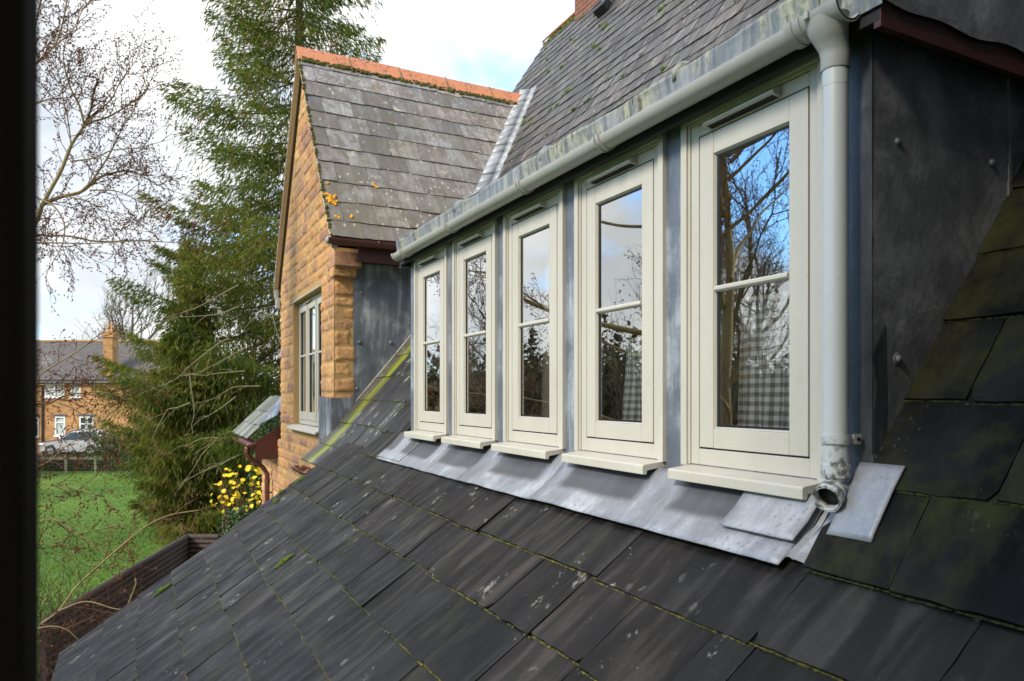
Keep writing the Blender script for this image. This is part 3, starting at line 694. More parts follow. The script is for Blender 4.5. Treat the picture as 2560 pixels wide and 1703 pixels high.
# ---------------------------------------------------------------- dormer windows (local origin at near lower corner of the trim)
def build_window():
    f=MB(); T=.973; B=-.238; w_=WW
    t_=.040
    # outer trims, stepped
    for (a,b) in ((0,.030),(w_-.030,w_)): f.box((-.014,a,B-.005),(.034,b,T))
    for (a,b) in ((.0302,t_),(w_-t_,w_-.0302)): f.box((-.006,a,B),(.034,b,T-.004))
    f.box((-.014,.0305,.950),(.034,w_-.0305,T+.001))
    f.box((-.006,t_+.0005,.9365),(.034,w_-t_-.0005,.9495))
    # frame jambs, head and cill rail
    f.box((0,t_+.0005,B+.002),(.05,.0685,.936)); f.box((0,.533,B+.002),(.05,w_-t_-.0005,.936))
    f.box((.0005,.069,.8935),(.05,.5325,.934)); f.box((.0005,.069,B+.002),(.05,.5325,-.1815))
    return f
CY=.302
def win_parts(root_loc, first=False):
    pass
def mk_window_meshes():
    ms={}
    f=build_window(); ms['frame']=(f,CREAM,.0018)
    s=MB(); z0,z1,y0,y1=-.1765,.889,.0725,.529
    s.box((-.001,y0+.0012,z0+.001),(.042,.1415,z1)); s.box((-.001,.4625,z0+.001),(.042,y1-.0012,z1))
    s.box((-.0005,.1425,z0+.0005),(.042,.4615,-.110)); s.box((-.0005,.1425,.8155),(.042,.4615,z1-.0005))
    # glazing beads sloping in to the glass
    g0,g1,h0,h1=.142,.462,-.109,.815
    def fn(a,b,t): return (a,b,t)
    s.quad([(.001,g0,h0),(.012,g0+.005,h0+.005),(.012,g0+.005,h1-.005),(.001,g0,h1)]); s.quad([(.001,g1,h1),(.012,g1-.005,h1-.005),(.012,g1-.005,h0+.005),(.001,g1,h0)])
    s.quad([(.001,g0,h0),(.001,g1,h0),(.012,g1-.005,h0+.005),(.012,g0+.005,h0+.005)]); s.quad([(.001,g0,h1),(.012,g0+.005,h1-.005),(.012,g1-.005,h1-.005),(.001,g1,h1)])
    ms['casement']=(s,CREAM,.0022)
    b=MB(); b.extr([(.0135,.348),(.002,.350),(-.004,.355),(-.004,.364),(.002,.369),(.0135,.371)],lambda a,c,t:(a,t,c),.1475,.4565); ms['glazing_bar']=(b,CREAM,.001)
    g=MB(); g.quad([(.0155,.146,-.105),(.0155,.459,-.105),(.0155,.459,.812),(.0155,.146,.812)][::-1]); ms['glass']=(g,GLASS,0)
    k=MB()
    k.box((.006,.069,-.1812),(.035,.0732,.893)); k.box((.006,.5285,-.1812),(.035,.5327,.893)); k.box((.006,.0733,-.1812),(.035,.5283,-.1764)); k.box((.012,.0723,.8892),(.035,.5293,.893))
    k.box((.0125,.1472,-.1035),(.0152,.151,.8095)); k.box((.0125,.4465,-.1035),(.0152,.4568,.8095)); k.box((.0125,.1512,-.1035),(.0152,.4463,-.0965)); k.box((.0125,.1512,.804),(.0152,.4463,.8095))
    ms['seal']=(k,BLACK,0)
    c=MB(); c.extr([(.04,-.2395),(0,-.2395),(-.094,-.2495),(-.099,-.254),(-.099,-.285),(-.080,-.287),(-.076,-.272),(-.030,-.266),(.04,-.264)],lambda a,d,t:(a,t,d),.008,.580); ms['sill']=(c,CREAM,.0025)
    v=MB(); v.extr([(.0,.900),(-.030,.9035),(-.036,.908),(-.036,.916),(-.006,.933),(0,.933)],lambda a,d,t:(a,t,d),.171,.475)
    ms['trickle_vent']=(v,CREAM,.0015)
    l=MB()
    for i in range(34): l.obox((-.0275,.183+i*.0083,.9008),(.024,0,-.0028),(0,.0045,0),(0,0,.003))
    ms['vent_louvres']=(l,BLACK,0)
    return ms
WM=mk_window_meshes(); wmesh={}
def place_window(y):
    fr=None
    for k,(mb,mat,bev) in WM.items():
        if k not in wmesh:
            o=mb.build(k if k!='frame' else 'window',mat,None,False,bev); wmesh[k]=o.data
        else:
            o=bpy.data.objects.new(k if k!='frame' else 'window',wmesh[k]); C.objects.link(o)
            if bev:
                b=o.modifiers.new('bevel','BEVEL'); b.width=bev; b.segments=2; b.limit_method='ANGLE'; b.angle_limit=R(40)
        if k=='frame':
            fr=o; o.location=(1.70,y,0); o.parent=H; o.matrix_parent_inverse=wm(H).inverted()
        else:
            o.parent=fr
    return fr
wins=[place_window(y) for y in WY]
for o_,t_ in zip(wins,('nearest dormer window beside the downpipe','second dormer window with a gingham curtain','middle dormer window','fourth dormer window','farthest dormer window')): o_['label']=t_
# room behind
m=MB()
def wallq(a,b,c,d): m.quad([a,b,c,d])
x0,x1,y0,y1,z0,z1=1.80,3.6,1.32,4.93,-.5,.975
wallq((x1,y0,z0),(x1,y1,z0),(x1,y1,z1),(x1,y0,z1)); wallq((x0,y0,z0),(x1,y0,z0),(x1,y0,z1),(x0,y0,z1)); wallq((x0,y1,z0),(x1,y1,z0),(x1,y1,z1),(x0,y1,z1))
wallq((x0,y0,z1),(x1,y0,z1),(x1,y1,z1),(x0,y1,z1)); wallq((x0,y0,z0),(x1,y0,z0),(x1,y1,z0),(x0,y1,z0))
m.build('room',ROOM,H)
def curtain(ya,yb,z0,z1,x,mat,label,amp=.016,wl=.075,scale=1.0):
    m=MB(); n=70
    def pt(i,t): 
        y=ya+(yb-ya)*i/n; return (x+amp*math.sin(y/wl*6.28)*(.4+.6*t)+.008*math.sin(y*31+t*4), y+.014*math.sin(t*3+y*17), z1+(z0-z1)*t)
    K=8
    arc=0
    for i in range(n):
        du=math.dist(pt(i,.5)[:2],pt(i+1,.5)[:2])
        for j in range(K):
            t0,t1=j/K,(j+1)/K
            m.quad([pt(i,t0),pt(i,t1),pt(i+1,t1),pt(i+1,t0)],[(arc,t0*(z1-z0)),(arc,t1*(z1-z0)),(arc+du,t1*(z1-z0)),(arc+du,t0*(z1-z0))])
        arc+=du
    o=m.build('curtain',mat,None,True); tag(o,label,'curtain','curtains hanging behind the dormer windows'); return centre(o)
curtain(1.36,1.83,-.25,.33,1.80,GING,'gingham curtain hanging inside the dormer window nearest the downpipe')
curtain(2.08,2.50,-.25,.24,1.80,GING,'gingham curtain hanging inside the second dormer window from the downpipe')
curtain(3.12,3.30,-.35,.96,1.875,NET,'narrow pale curtain inside the middle dormer window')
curtain(3.86,3.98,-.35,.96,1.875,NET,'narrow pale curtain inside the fourth dormer window from the downpipe')
curtain(4.52,4.66,-.35,.96,1.875,NET,'narrow pale curtain inside the dormer window farthest from the downpipe')

# ---------------------------------------------------------------- stone gable wing
XG=1.74; YR=9.05; ZR=4.22; SLP=1.464; YL0,YL1=7.50,10.80
def gable_half(z):     # half-width of the gable face at height z
    return max(0.,(ZR-.10-z)/SLP) 
m=MB(); mort=MB()
def stone(m, o, du, dv, dn, w_, h_, r, rough=.020):
    o,du,dv,dn=Vector(o),Vector(du),Vector(dv),Vector(dn); nu=max(5,int(w_/.022)); nv=max(5,int(h_/.02)); k=len(m.v)
    sd=random.uniform(0,99); prt=random.uniform(-.006,.006)
    for i in range(nu+1):
        for j in range(nv+1):
            a,b=i/nu,j/nv; e=min(a*w_,(1-a)*w_,b*h_,(1-b)*h_); dome=min(1,e/.005)**.7
            q=o+du*(a*w_)+dv*(b*h_)
            nzv=mnoise.noise(q*9+Vector((sd,0,0)))*.008+mnoise.noise(q*30)*.009+mnoise.noise(q*62)*.005
            off=-.010+dome*(.016+prt+random.uniform(-.003,.003)+nzv*.8)
            wob=Vector((mnoise.noise(q*11+Vector((3,sd,0))),mnoise.noise(q*11+Vector((sd,7,0))),mnoise.noise(q*11+Vector((1,2,sd)))))*.006
            p=q+dn*off+wob; m.v.append((p.x,p.y,p.z))
    for i in range(nu):
        for j in range(nv):
            a=k+i*(nv+1)+j; m.face((a,a+nv+1,a+nv+2,a+1),None,r)
WINY0,WINY1,WINZ0,WINZ1=8.10,9.82,-.40,1.22
z=-3.75; corner=[]
while z<4.0:
    h=random.choice((.11,.13,.145,.165)); zc=z+h/2; 
    a0=max(YL0,YR-gable_half(z+h)); a1=min(YL1,YR+gable_half(z+h))
    if z>1.55: pass
    if a1-a0<.1: break
    segs=[(a0,a1)]
    if z+h>WINZ0 and z<WINZ1: segs=[(a0,WINY0),(WINY1,a1)]
    if z<-1.0: segs=[(a0-1.0,12.7)]
    elif z<-.72: segs=[(YL0,12.7)]
    for (p,q) in segs:
        y=p
        while y<q-.01:
            w_=random.uniform(.18,.50)
            if q-y-w_<.12: w_=q-y
            stone(m,(XG,y+w_-.003,z+.003),(0,-1,0),(0,0,1),(-1,0,0),w_-.006,h-.006,random.random()); y+=w_
    if z>-.9 and z<1.32:
        w_=random.uniform(.15,.24); stone(m,(XG+.0,YL0,z+.005),(1,0,0),(0,0,1),(0,-1,0),w_,h-.008,random.uniform(0,.5))
    z+=h
gw=m.build('stone_wall',STONE,H,True,label='honey-brown ironstone gable wall')
# corbel stones under the wing eave
m=MB()
for i,(zz,hh,pr_,ww) in enumerate(((1.34,.15,.13,.26),(1.245,.09,.075,.22))):
    m.box((XG-.02,YL0-pr_,zz),(XG+ww,YL0+.1,zz+hh),random.random())
    m.box((XG-.015,YL0-pr_+.01,zz-.012),(XG+ww-.02,YL0+.1,zz-.001),random.random())
cb=m.build('corbel_stones',STONE,gw,False,.012)
# mortar backing with the window opening
m=MB(); bx=XG+.003
def gq(pts): m.quad([(bx,y,z) for y,z in pts])
gq([(6.4,-3.8),(12.7,-3.8),(12.7,-.72),(6.4,-.72)]); gq([(YL0,-.72),(YL1,-.72),(YL1,WINZ0),(YL0,WINZ0)])
gq([(YL0,WINZ0),(WINY0,WINZ0),(WINY0,WINZ1),(YL0,WINZ1)]); gq([(WINY1,WINZ0),(YL1,WINZ0),(YL1,WINZ1),(WINY1,WINZ1)])
gq([(YL0,WINZ1),(YL1,WINZ1),(YL1,1.60),(YR,ZR),(YL0,1.95)][:2]+[(YL1,1.62),(YR,ZR-.06),(YL0,1.90)])
m.quad([(bx,YL0+.003,-3.8),(2.0,YL0+.003,-3.8),(2.0,YL0+.003,1.55),(bx,YL0+.003,1.55)])
m.quad([(bx,YL1,-3.8),(5,YL1,-3.8),(5,YL1,1.6),(bx,YL1,1.6)])
# reveals
for (a,b) in ((WINY0,WINY0),(WINY1,WINY1)): m.quad([(bx,a,WINZ0),(1.90,a,WINZ0),(1.90,a,WINZ1),(bx,a,WINZ1)])
m.quad([(bx,WINY0,WINZ1),(1.9,WINY0,WINZ1),(1.9,WINY1,WINZ1),(bx,WINY1,WINZ1)])
m.quad([(bx,WINY0,WINZ0),(1.9,WINY0,WINZ0),(1.9,WINY1,WINZ0),(bx,WINY1,WINZ0)])
m.quad([(bx,12.7,-3.8),(6,12.7,-3.8),(6,12.7,-.7),(bx,12.7,-.7)])
m.build('mortar',MORTAR,gw)
# lower walls under the catslide
m=MB(); m.quad([(-.35,-2.2,-3.8),(-.35,6.2,-3.8),(-.35,6.2,-1.85),(-.35,-2.2,-1.85)]); m.quad([(-.35,6.2,-3.8),(1.9,6.2,-3.8),(1.9,6.2,-.3),(1.3,6.2,-.66),(-.35,6.2,-1.85)])
m.build('lower_wall',MORTAR,H)
# three-light window
f=MB(); xf=1.815; y0,y1,z0,z1=WINY0+.003,WINY1-.003,WINZ0+.035,WINZ1-.002
f.box((xf,y0,z0),(xf+.07,y0+.045,z1)); f.box((xf,y1-.045,z0),(xf+.07,y1,z1)); f.box((xf+.0005,y0+.0455,z0),(xf+.07,y1-.0455,z0+.055)); f.box((xf+.0005,y0+.0455,z1-.06),(xf+.07,y1-.0455,z1))
LWd=(y1-y0-.09)/3
for i in (1,2): yy=y0+.045+LWd*i; f.box((xf+.001,yy-.020,z0+.056),(xf+.07,yy+.020,z1-.061))
f.box((XG-.02,y0+.01,z1+.004),(xf,y1-.01,z1+.020))
gwin=f.build('gable_window',CREAM,H,False,.003,label='three-light cream window in the stone gable')
for i in range(3):
    a=y0+.045+LWd*i+(.0235 if i else .004); b=y0+.045+LWd*(i+1)-(.0235 if i<2 else .004); c,d=z0+.060,z1-.064
    s=MB(); t=.062
    s.box((xf-.008,a,c),(xf+.04,a+t,d)); s.box((xf-.008,b-t,c),(xf+.04,b,d)); s.box((xf-.0075,a+t+.0005,c),(xf+.04,b-t-.0005,c+.10)); s.box((xf-.0075,a+t+.0005,d-.07),(xf+.04,b-t-.0005,d))
    zb=c+.10+(d-.07-c-.10)*.56; s.box((xf-.006,a+t+.001,zb-.012),(xf+.03,b-t-.001,zb+.012)); so_=s.build('casement',CREAM,gwin,False,.003)
    g=MB(); g.quad([(xf+.02,a+t,c+.09),(xf+.02,a+t,d-.06),(xf+.02,b-t,d-.06),(xf+.02,b-t,c+.09)]); g.build('glass',GLASS,gwin)
    k=MB(); k.box((xf+.010,b-t-.013,c+.101),(xf+.018,b-t-.0006,d-.071)); k.build('seal',BLACK,gwin)
s=MB(); s.extr([(xf+.01,-.372),(XG+.0,-.378),(XG-.075,-.405),(XG-.08,-.43),(XG-.06,-.432),(XG-.055,-.42),(xf,-.405)],lambda a,b,t:(a,t,b),WINY0-.02,WINY1+.06); s.build('sill',CREAM,gwin,False,.004)
s=MB(); s.extr([(xf-.0,z1-.045),(xf-.03,z1-.055),(xf-.035,z1-.045),(xf-.01,z1-.025),(xf,z1-.025)],lambda a,b,t:(a,t,b),9.0,9.35); s.build('trickle_vent',CREAM,gwin)
# things inside the gable window
m=MB(); m.quad([(2.6,YL0+.1,-.7),(2.6,YL1-.1,-.7),(2.6,YL1-.1,1.5),(2.6,YL0+.1,1.5)]); m.quad([(1.9,YL0+.1,1.4),(2.6,YL0+.1,1.4),(2.6,YL1-.1,1.4),(1.9,YL1-.1,1.4)]); m.quad([(1.9,YL0+.1,-.5),(2.6,YL0+.1,-.5),(2.6,YL1-.1,-.5),(1.9,YL1-.1,-.5)])
m.quad([(1.9,YL0+.1,-.7),(2.6,YL0+.1,-.7),(2.6,YL0+.1,1.5),(1.9,YL0+.1,1.5)]);m.quad([(1.9,YL1-.1,-.7),(2.6,YL1-.1,-.7),(2.6,YL1-.1,1.5),(1.9,YL1-.1,1.5)])
m.build('wing_room',ROOM,H)

m=MB()
for fn_,u,v,l in ((fs,5.80,1.93,.12),(fm,4.46,.75,.09),(fm,6.16,1.16,.08),(fm,6.22,1.02,.03),(fm,3.3,-.02,.05),(fm,5.9,.12,.10),(fm,6.05,.95,.03)):
    for q in range(9):
        t=q/8-.5; w_=.018*(1-abs(t)*1.5)+.004; m.blob(fn_(u+random.uniform(-.004,.004),v+t*l*1.1,.014),w_*1.3,w_,w_*.9,8,5,.3,random.random()*.4)
m.build('moss',MOSSB,lower,True)
# wing cheek in lead above the strip
XC=1.945
ckw=cheek_poly(YL0-.002,-1,3.3,zstrip,1.50,LEAD,'wing_cheek',H,XC); ckw['label']='blue-grey lead cheek of the stone wing'
m=MB()
def lz(x): return max(zstrip(x)-.05,-.9)
# lead turned round the stone corner, below the quoins
m.quad([(1.706,YL0-.034,-.9),(1.706,YL0-.034,-.02),(XC+.01,YL0-.034,-.02),(XC+.01,YL0-.034,-.9)][::-1]); m.quad([(1.706,YL0-.034,-.9),(1.706,YL0-.034,-.02),(1.702,8.06,.0),(1.702,8.06,-.9)])
o=m.build('corner_lead',LEAD,ckw); s_=o.modifiers.new('t','SOLIDIFY'); s_.thickness=.004
nails([onY(X,Y,YL0) for X,Y in ((903,733),(899,856),(977,857),(892,972))],YL0-.004,ckw,.016)
m=MB()
n=16
for i in range(n):
    a=1.74+(3.3-1.74)*i/n; b=1.74+(3.3-1.74)*(i+1)/n
    m.obox(fs(YL0-.028,a,.010),Vector(fs(0,b,.01))-Vector(fs(0,a,.01)),(0,.022,0),(0,0,.012))
m.build('verge_strip',plain('pale_batten',(.45,.42,.38),.8),ss)

# wing roof (facing -y) : u = x, v = y
ZE=1.60; YE=7.235
def fw(u,v,h):
    q=math.hypot(1,SLP); return (u, v-h*SLP/q, ZE+SLP*(v-YE)+h/q)
def fwl(u,v,h):
    q=math.hypot(1,SLP); v2=2*YR-v; return (u, v2+h*SLP/q, ZE+SLP*(v-YE)+h/q)
def uval(v):                # valley against the main slope
    z=ZE+SLP*(v-YE); return float(np.interp(z,PZ,PX))+.0
rowsW=[YE+.0,7.365,7.53,7.705,7.88,8.03,8.215,8.375,8.535,8.70,8.865,8.99]
m=MB(); mo=MB()
slates(m,fw,rowsW,lambda v:1.655,lambda v:uval(v)-.05,.352,None,vscale=1.77,jit=.8,ragged=.0028,lift=.016,offs=.5)
under(m,lambda u,v,h:fw(u,v,h),(1.66,1.66),YE,8.99,1)
m.quad([fw(1.66,YE,-.008),fw(uval(YE),YE,-.008),fw(uval(9.0),9.0,-.008),fw(1.66,9.0,-.008)])
wr=m.build('wing_roof',SL_WING,H,label='pale weathered slate slope of the stone wing')
m=MB(); m.quad([fwl(1.655,YE,.012),fwl(1.655,9.04,.012),fwl(uval(9.04),9.04,.012),fwl(uval(YE),YE,.012)]); o=m.build('wing_rear_slope',SL_WING,wr); s_=o.modifiers.new('t','SOLIDIFY'); s_.thickness=.02
# moss along verge and ridge, lichen
for i in range(260):
    v=random.uniform(YE,9.0); s=random.uniform(.006,.020); mo.blob(fw(1.652+random.uniform(-.004,.01),v,.006),s,s*1.2,s,6,4,.3,random.random()**2*.6)
for i in range(520):
    u=random.uniform(1.68,4.85); s=random.uniform(.010,.026)*(.6+.8*abs(mnoise.noise(Vector((u*2,0,0)))));  mo.blob(fw(u,8.925+random.uniform(-.025,.015),.022),s*1.4,s,s,6,4,.3,random.random()*.7)
mo.build('moss',MOSS,wr,True)
m=MB()
for X,Y,s in ((815,488,.034),(822,502,.055),(832,497,.045),(835,510,.04),(818,461,.022),(934,464,.028),(941,470,.02),(880,545,.03),(845,547,.022),(838,543,.016)):
    t=(X-1280)/1795; k=(YS+t*YC)/(YC-t*YS); dz=(990-Y)*(k*YS+YC)/1795; y=(SLP*YE-ZE)/(SLP-dz)
    for q in range(5): m.blob(fw(k*y+random.uniform(-s,s)*.7,y+random.uniform(-s,s)*.4,.016),s*random.uniform(.3,.6),s*.30,.007+s*.22,8,4,.4,random.random())
m.build('orange_lichen',LICH,wr,True)
# ridge tiles, five in view
for i in range(5):
    a=1.635+.655*i; m=MB(); zt=ZR+.075+random.uniform(-.004,.004); wd=.15
    m.extr([(-wd,zt-.215),(-.02,zt-.006),(0,zt+.004),(.02,zt-.006),(wd,zt-.215),(wd-.014,zt-.225),(0,zt-.02),(-wd+.014,zt-.225)],lambda p,q,t:(t,YR+p,q),a+.004,a+.651)
    m.build('ridge_tile',TERRA,wr,False,.006)
m=MB()
for i in range(1,5):
    a=1.635+.655*i
    for q in range(14): t=q/13; m.blob((a+random.uniform(-.006,.006),YR-.15+.15*t-.004,ZR+.075-.215+.215*t),.012,.012,.012,5,3,.3,.8)
for q in range(40): m.blob((4.92+random.uniform(-.02,.02),YR-.16*random.random(),ZR-.12+.10*random.random()),.03,.03,.03,6,4,.3,random.random())
m.build('ridge_mortar',plain('lichen_mortar',(.22,.20,.10),.95,0,50,.5),wr,True)
# barge / undercloak edge on the gable
BARGE=plain('weathered_undercloak',(.50,.41,.29),.9,0,20,.35)
m=MB()
for sg in (-1,1):
    a=Vector((1.648,YR+sg*1.86,ZE-.095)); b=Vector((1.648,YR,ZE-.095+1.86*SLP)); m.obox(a,b-a,(.060,0,0),(0,0,-.035))
m.build('verge_undercloak',BARGE,wr)
m=MB(); m.box((1.665,YR+1.80,ZE-.19),(1.72,YR+1.86,ZE-.06)); m.box((1.67,YR+1.70,ZE-.34),(1.73,YR+1.79,ZE-.19)); m.build('verge_foot',PVC,wr,False,.01)
# valley lead
m=MB(); pts=[]
for i in range(22):
    t=i/21; v=YE+.02+(9.10-YE)*t; z_=ZE+SLP*(v-YE); pts.append((uval(v),v,z_))
m2=MB()
for i in range(21):
    (xa,ya,za),(xb,yb,zb)=pts[i],pts[i+1]
    def L4(x,y,z,w,h,e): return (x+w,y,z+h)
    h0=.030+.006*math.sin(i*1.7)
    m.quad([(xa-.17,ya-.0,za+h0),(xb-.17,yb,zb+h0),(xb-.01,yb-.02,zb+h0+.035),(xa-.01,ya-.02,za+h0+.035)][::-1])
    m.quad([(xa-.01,ya-.02,za+h0+.035),(xb-.01,yb-.02,zb+h0+.035),(xb+.055,yb-.10,zb+.10),(xa+.055,ya-.10,za+.10)][::-1])
o=m.build('valley_lead',LEAD_BRIGHT,wr,True); s_=o.modifiers.new('t','SOLIDIFY'); s_.thickness=.006
m=MB(); x,y,z_=pts[-1]; m.quad([(x-.12,y-.12,z_-.13),(x+.10,y-.16,z_-.0),(x+.20,y-.12,z_+.24),(x-.02,y-.05,z_+.05)]); o=m.build('lead_saddle',LEAD_BRIGHT,wr); s_=o.modifiers.new('t','SOLIDIFY'); s_.thickness=.006

# wing eave: brown gutter along x, board
m=MB(); halfround(m,7.165,1.565,.058,1.60,3.3,.003,16,lambda a,b,t:(t,a,b)); wg=m.build('wing_gutter',BROWN,H,True,label='brown gutter along the eave of the stone wing'); autosmooth(wg)
m=MB(); m.extr([(7.165-.060*math.cos(math.pi*i/14),1.567-.060*math.sin(math.pi*i/14)) for i in range(15)],lambda a,b,t:(t,a,b),1.588,1.604); m.build('stop_end',plain('faded_pvc',(.42,.42,.44),.5),wg,True)
m=MB(); halfround(m,7.165,1.568,.062,2.10,2.125,.004,16,lambda a,b,t:(t,a,b)); m.build('gutter_bracket',BROWN,wg,True)
m=MB(); m.box((1.93,7.235,1.37),(3.3,7.255,1.56)); m.box((1.93,7.2555,1.40),(3.3,7.52,1.415)); m.build('wing_eave_board',MAROON,H)

# eave gutters of the main slope either side of the wing, seen end-on
def eave_gutter(y0,y1,parent=H,brk=True):
    m=MB(); halfround(m,1.355,-.70,.062,y0,y1,.003,16); g=m.build('eave_gutter',BROWN,parent,True); autosmooth(g)
    m=MB(); m.extr([(1.355-.062*math.cos(math.pi*i/14),-.70-.062*math.sin(math.pi*i/14)) for i in range(15)],lambda a,b,t:(a,t,b),y0-.006,y0); m.build('stop_end',BROWN,g,True)
    m=MB()
    for dy in (.06,.30): m=MB(); halfround(m,1.355,-.698,.068,y0+dy,y0+dy+.03,.005,16); m.build('gutter_bracket',BROWN,g,True)
    return g
eave_gutter(6.78,7.42)
m=MB()
for i in range(60): m.blob((1.355+random.uniform(-.04,.04),random.uniform(6.82,7.4),-.705+random.uniform(-.01,.01)),.018,.025,.008,5,3,.4,random.random())
m.build('gutter_leaves',CATK,H)
# far strip beyond the wing
m=MB()
def zfar(x): return -.60+1.02*(x-1.36)
ff=mp_prof(zfar)
slates(m,ff,[1.33,1.51,1.70,1.88],lambda v:11.15,lambda v:13.2,.33,None,vscale=1.4,lift=.018)
under(m,ff,(11.15,13.2),1.33,1.95,3,-.006)
m.build('far_eave_roof',SL_GREEN,H,label='greenish slate eave beyond the stone wing')
m=MB(); m.quad([ff(11.10,1.52,.03),ff(11.10,1.98,.03),(1.98,10.86,zfar(1.98)+.24),(1.70,10.86,-.28)]); o=m.build('far_flashing',LEAD,H); s_=o.modifiers.new('t','SOLIDIFY'); s_.thickness=.006
eave_gutter(11.02,13.0)
m=MB(); m.extr([(1.42,-.66),(1.80,-.66+.22),(1.80,-.93),(1.42,-.93)],lambda a,b,t:(a,t,b),11.02,11.07); m.box((1.42,11.071,-.82),(1.44,13,-.66)); m.build('box_end',MAROON,H)
m=MB(); m.tube([(1.36,11.5,-.73),(1.36,11.5,-.86),(1.40,11.5,-.95),(1.60,11.55,-1.10),(1.66,11.55,-1.20),(1.66,11.55,-3.7)],.036,14); fd=m.build('brown_downpipe',BROWN,H,True)
for z_ in (-.80,-1.28):
    m=MB(); q=(1.36,11.5) if z_>-1 else (1.66,11.55); m.tube([(*q,z_),(*q,z_-.06)],.043,14); autosmooth(m.build('pipe_socket',BROWN,fd,True))
m=MB(); m.box((1.62,11.55,-1.5),(1.74,11.58,-1.48)); m.build('pipe_bracket',BLACK,fd)

# ---------------------------------------------------------------- wall and open casement where the viewer stands
m=MB()
yb,yf=-.50,-.12
for (a,b,c,d) in ((-3.2,-.45,-3.8,4.6),(.55,5.2,-3.8,4.6),(-.45,.55,-3.8,-.55),(-.45,.55,.75,4.6)):
    m.box((a,yb,c),(b,yf,d))
m.build('near_wall',plain('grey_render',(.13,.13,.13),.9,0,6),H)
m=MB(); m.box((-.135,.40,-.50),(-.0505,.455,.62)); m.box((-.135,.02,-.50),(-.078,.399,-.43)); m.box((-.135,.02,.55),(-.078,.399,.62))
m.build('open_casement',JAMB,H,False,.004,label='dark open window frame at the left edge')

# ================================================================== trees
def resample(pts, step):
    pts=[Vector(p) for p in pts]; out=[]; 
    # catmull-rom
    P_=[pts[0]*2-pts[1]]+pts+[pts[-1]*2-pts[-2]]
    for i in range(1,len(P_)-2):
        a,b,c,d=P_[i-1],P_[i],P_[i+1],P_[i+2]; n=max(1,int((c-b).length/step))
        for k in range(n):
            t=k/n; out.append(.5*((2*b)+(-a+c)*t+(2*a-5*b+4*c-d)*t*t+(-a+3*b-3*c+d)*t**3))
    out.append(pts[-1]); return out
def rv(s=1.): return Vector((random.gauss(0,s),random.gauss(0,s),random.gauss(0,s)))
def catkin(m,p,d,l=.030,r=.0062):
    d=d.normalized(); a=d.cross(Vector((.3,.2,1))).normalized(); b=d.cross(a); k=len(m.v); q=random.random()
    l*=random.uniform(.7,1.25)
    for f,s in ((0,0),(.35,1),(.75,.85),(1,0)):
        c=p+d*l*f
        if s==0: m.v.append(tuple(c))
        else:
            for j in range(4): 
                t=j*math.pi/2; w_=c+(a*math.cos(t)+b*math.sin(t))*r*s; m.v.append(tuple(w_))
    for j in range(4):
        j2=(j+1)%4; m.face((k,k+1+j2,k+1+j),None,q); m.face((k+1+j,k+1+j2,k+5+j2,k+5+j),None,q); m.face((k+5+j,k+5+j2,k+9),None,q)
def twig(tw, ck, p, d, L_, r, lvl, up=.25, cat=1.0):
    d=d.normalized(); n=max(3,int(L_/.06)); pts=[p.copy()]; dirs=[]
    for i in range(n):
        d=(d+rv(.13)+Vector((0,0,up*.22))).normalized(); p=p+d*(L_/n); pts.append(p.copy()); dirs.append(d.copy())
    tw.tube(pts,[r*(1-.75*i/n) for i in range(n+1)],3,caps=False)
    if lvl>0:
        sd=random.choice((-1,1))
        for i in range(1,n+1):
            if random.random()<.82:
                sd=-sd; dd=dirs[i-1]; ax=dd.cross(YAX).normalized() if random.random()<.6 else rv().normalized()
                nd=(dd+ax*sd*random.uniform(.5,.95)+rv(.12)); twig(tw,ck,pts[i],nd,L_*random.uniform(.22,.48)*(1-.4*i/n)+.05,r*.64,lvl-1,up,cat)
    if lvl<=1:
        for i in range(1,n+1):
            if random.random()<.62*cat: catkin(ck,pts[i],(dirs[i-1]*.5+rv(.5)+Vector((0,0,-.15))))
YAX=Vector((YS,YC,0))
def limb(bk,tw,ck,pts,r0,r1,dens=1.0,L=(.30,.75),cat=1.0,lvl=2,up=.3,t0=.0):
    q=resample(pts,.05); n=len(q); bk.tube(q,[r0+(r1-r0)*i/(n-1) for i in range(n)],6)
    acc=0; sd=1
    for i in range(1,n):
        acc+=(q[i]-q[i-1]).length*dens
        if i/n<t0: continue
        if acc>.066:
            acc=random.uniform(-.03,.03); sd=-sd; d=(q[i]-q[i-1]).normalized(); ax=d.cross(YAX).normalized()
            nd=d*random.uniform(.5,1.1)+ax*sd*random.uniform(.5,1.)+rv(.28)
            twig(tw,ck,q[i],nd,random.uniform(*L)*(.55+.45*(1-i/n)),.0056,lvl,up,cat)
    twig(tw,ck,q[-1],q[-1]-q[-2],L[1]*.7,r1,lvl,up,cat)
random.seed(21)
bk,tw,ck_=MB(),MB(),MB()
def c3(pts,d0,d1=None):
    d1=d0 if d1 is None else d1; n=len(pts)-1
    return [px(60+x/2.45,y/2.45,d0+(d1-d0)*i/n) for i,(x,y) in enumerate(pts)]
def c6(pts,d0,d1=None):
    d1=d0 if d1 is None else d1; n=len(pts)-1
    return [px(60+x/4.9,860+y/4.9,d0+(d1-d0)*i/n) for i,(x,y) in enumerate(pts)]
def c4(pts,d0,d1=None):
    d1=d0 if d1 is None else d1; n=len(pts)-1
    return [px(x/2.6,1100+y/2.6,d0+(d1-d0)*i/n) for i,(x,y) in enumerate(pts)]
TX,TY=-3.7,7.4
trunk=[(TX+.1,TY,GZ),(TX,TY,-2),(TX+.05,TY+.05,0),(TX-.08,TY+.1,2.),(TX+.1,TY+.15,4.2),(TX+.0,TY+.3,6.5),(TX+.2,TY+.3,8.6)]
bk.tube(resample(trunk,.4),[.125-.005*i for i in range(len(resample(trunk,.4)))],10)
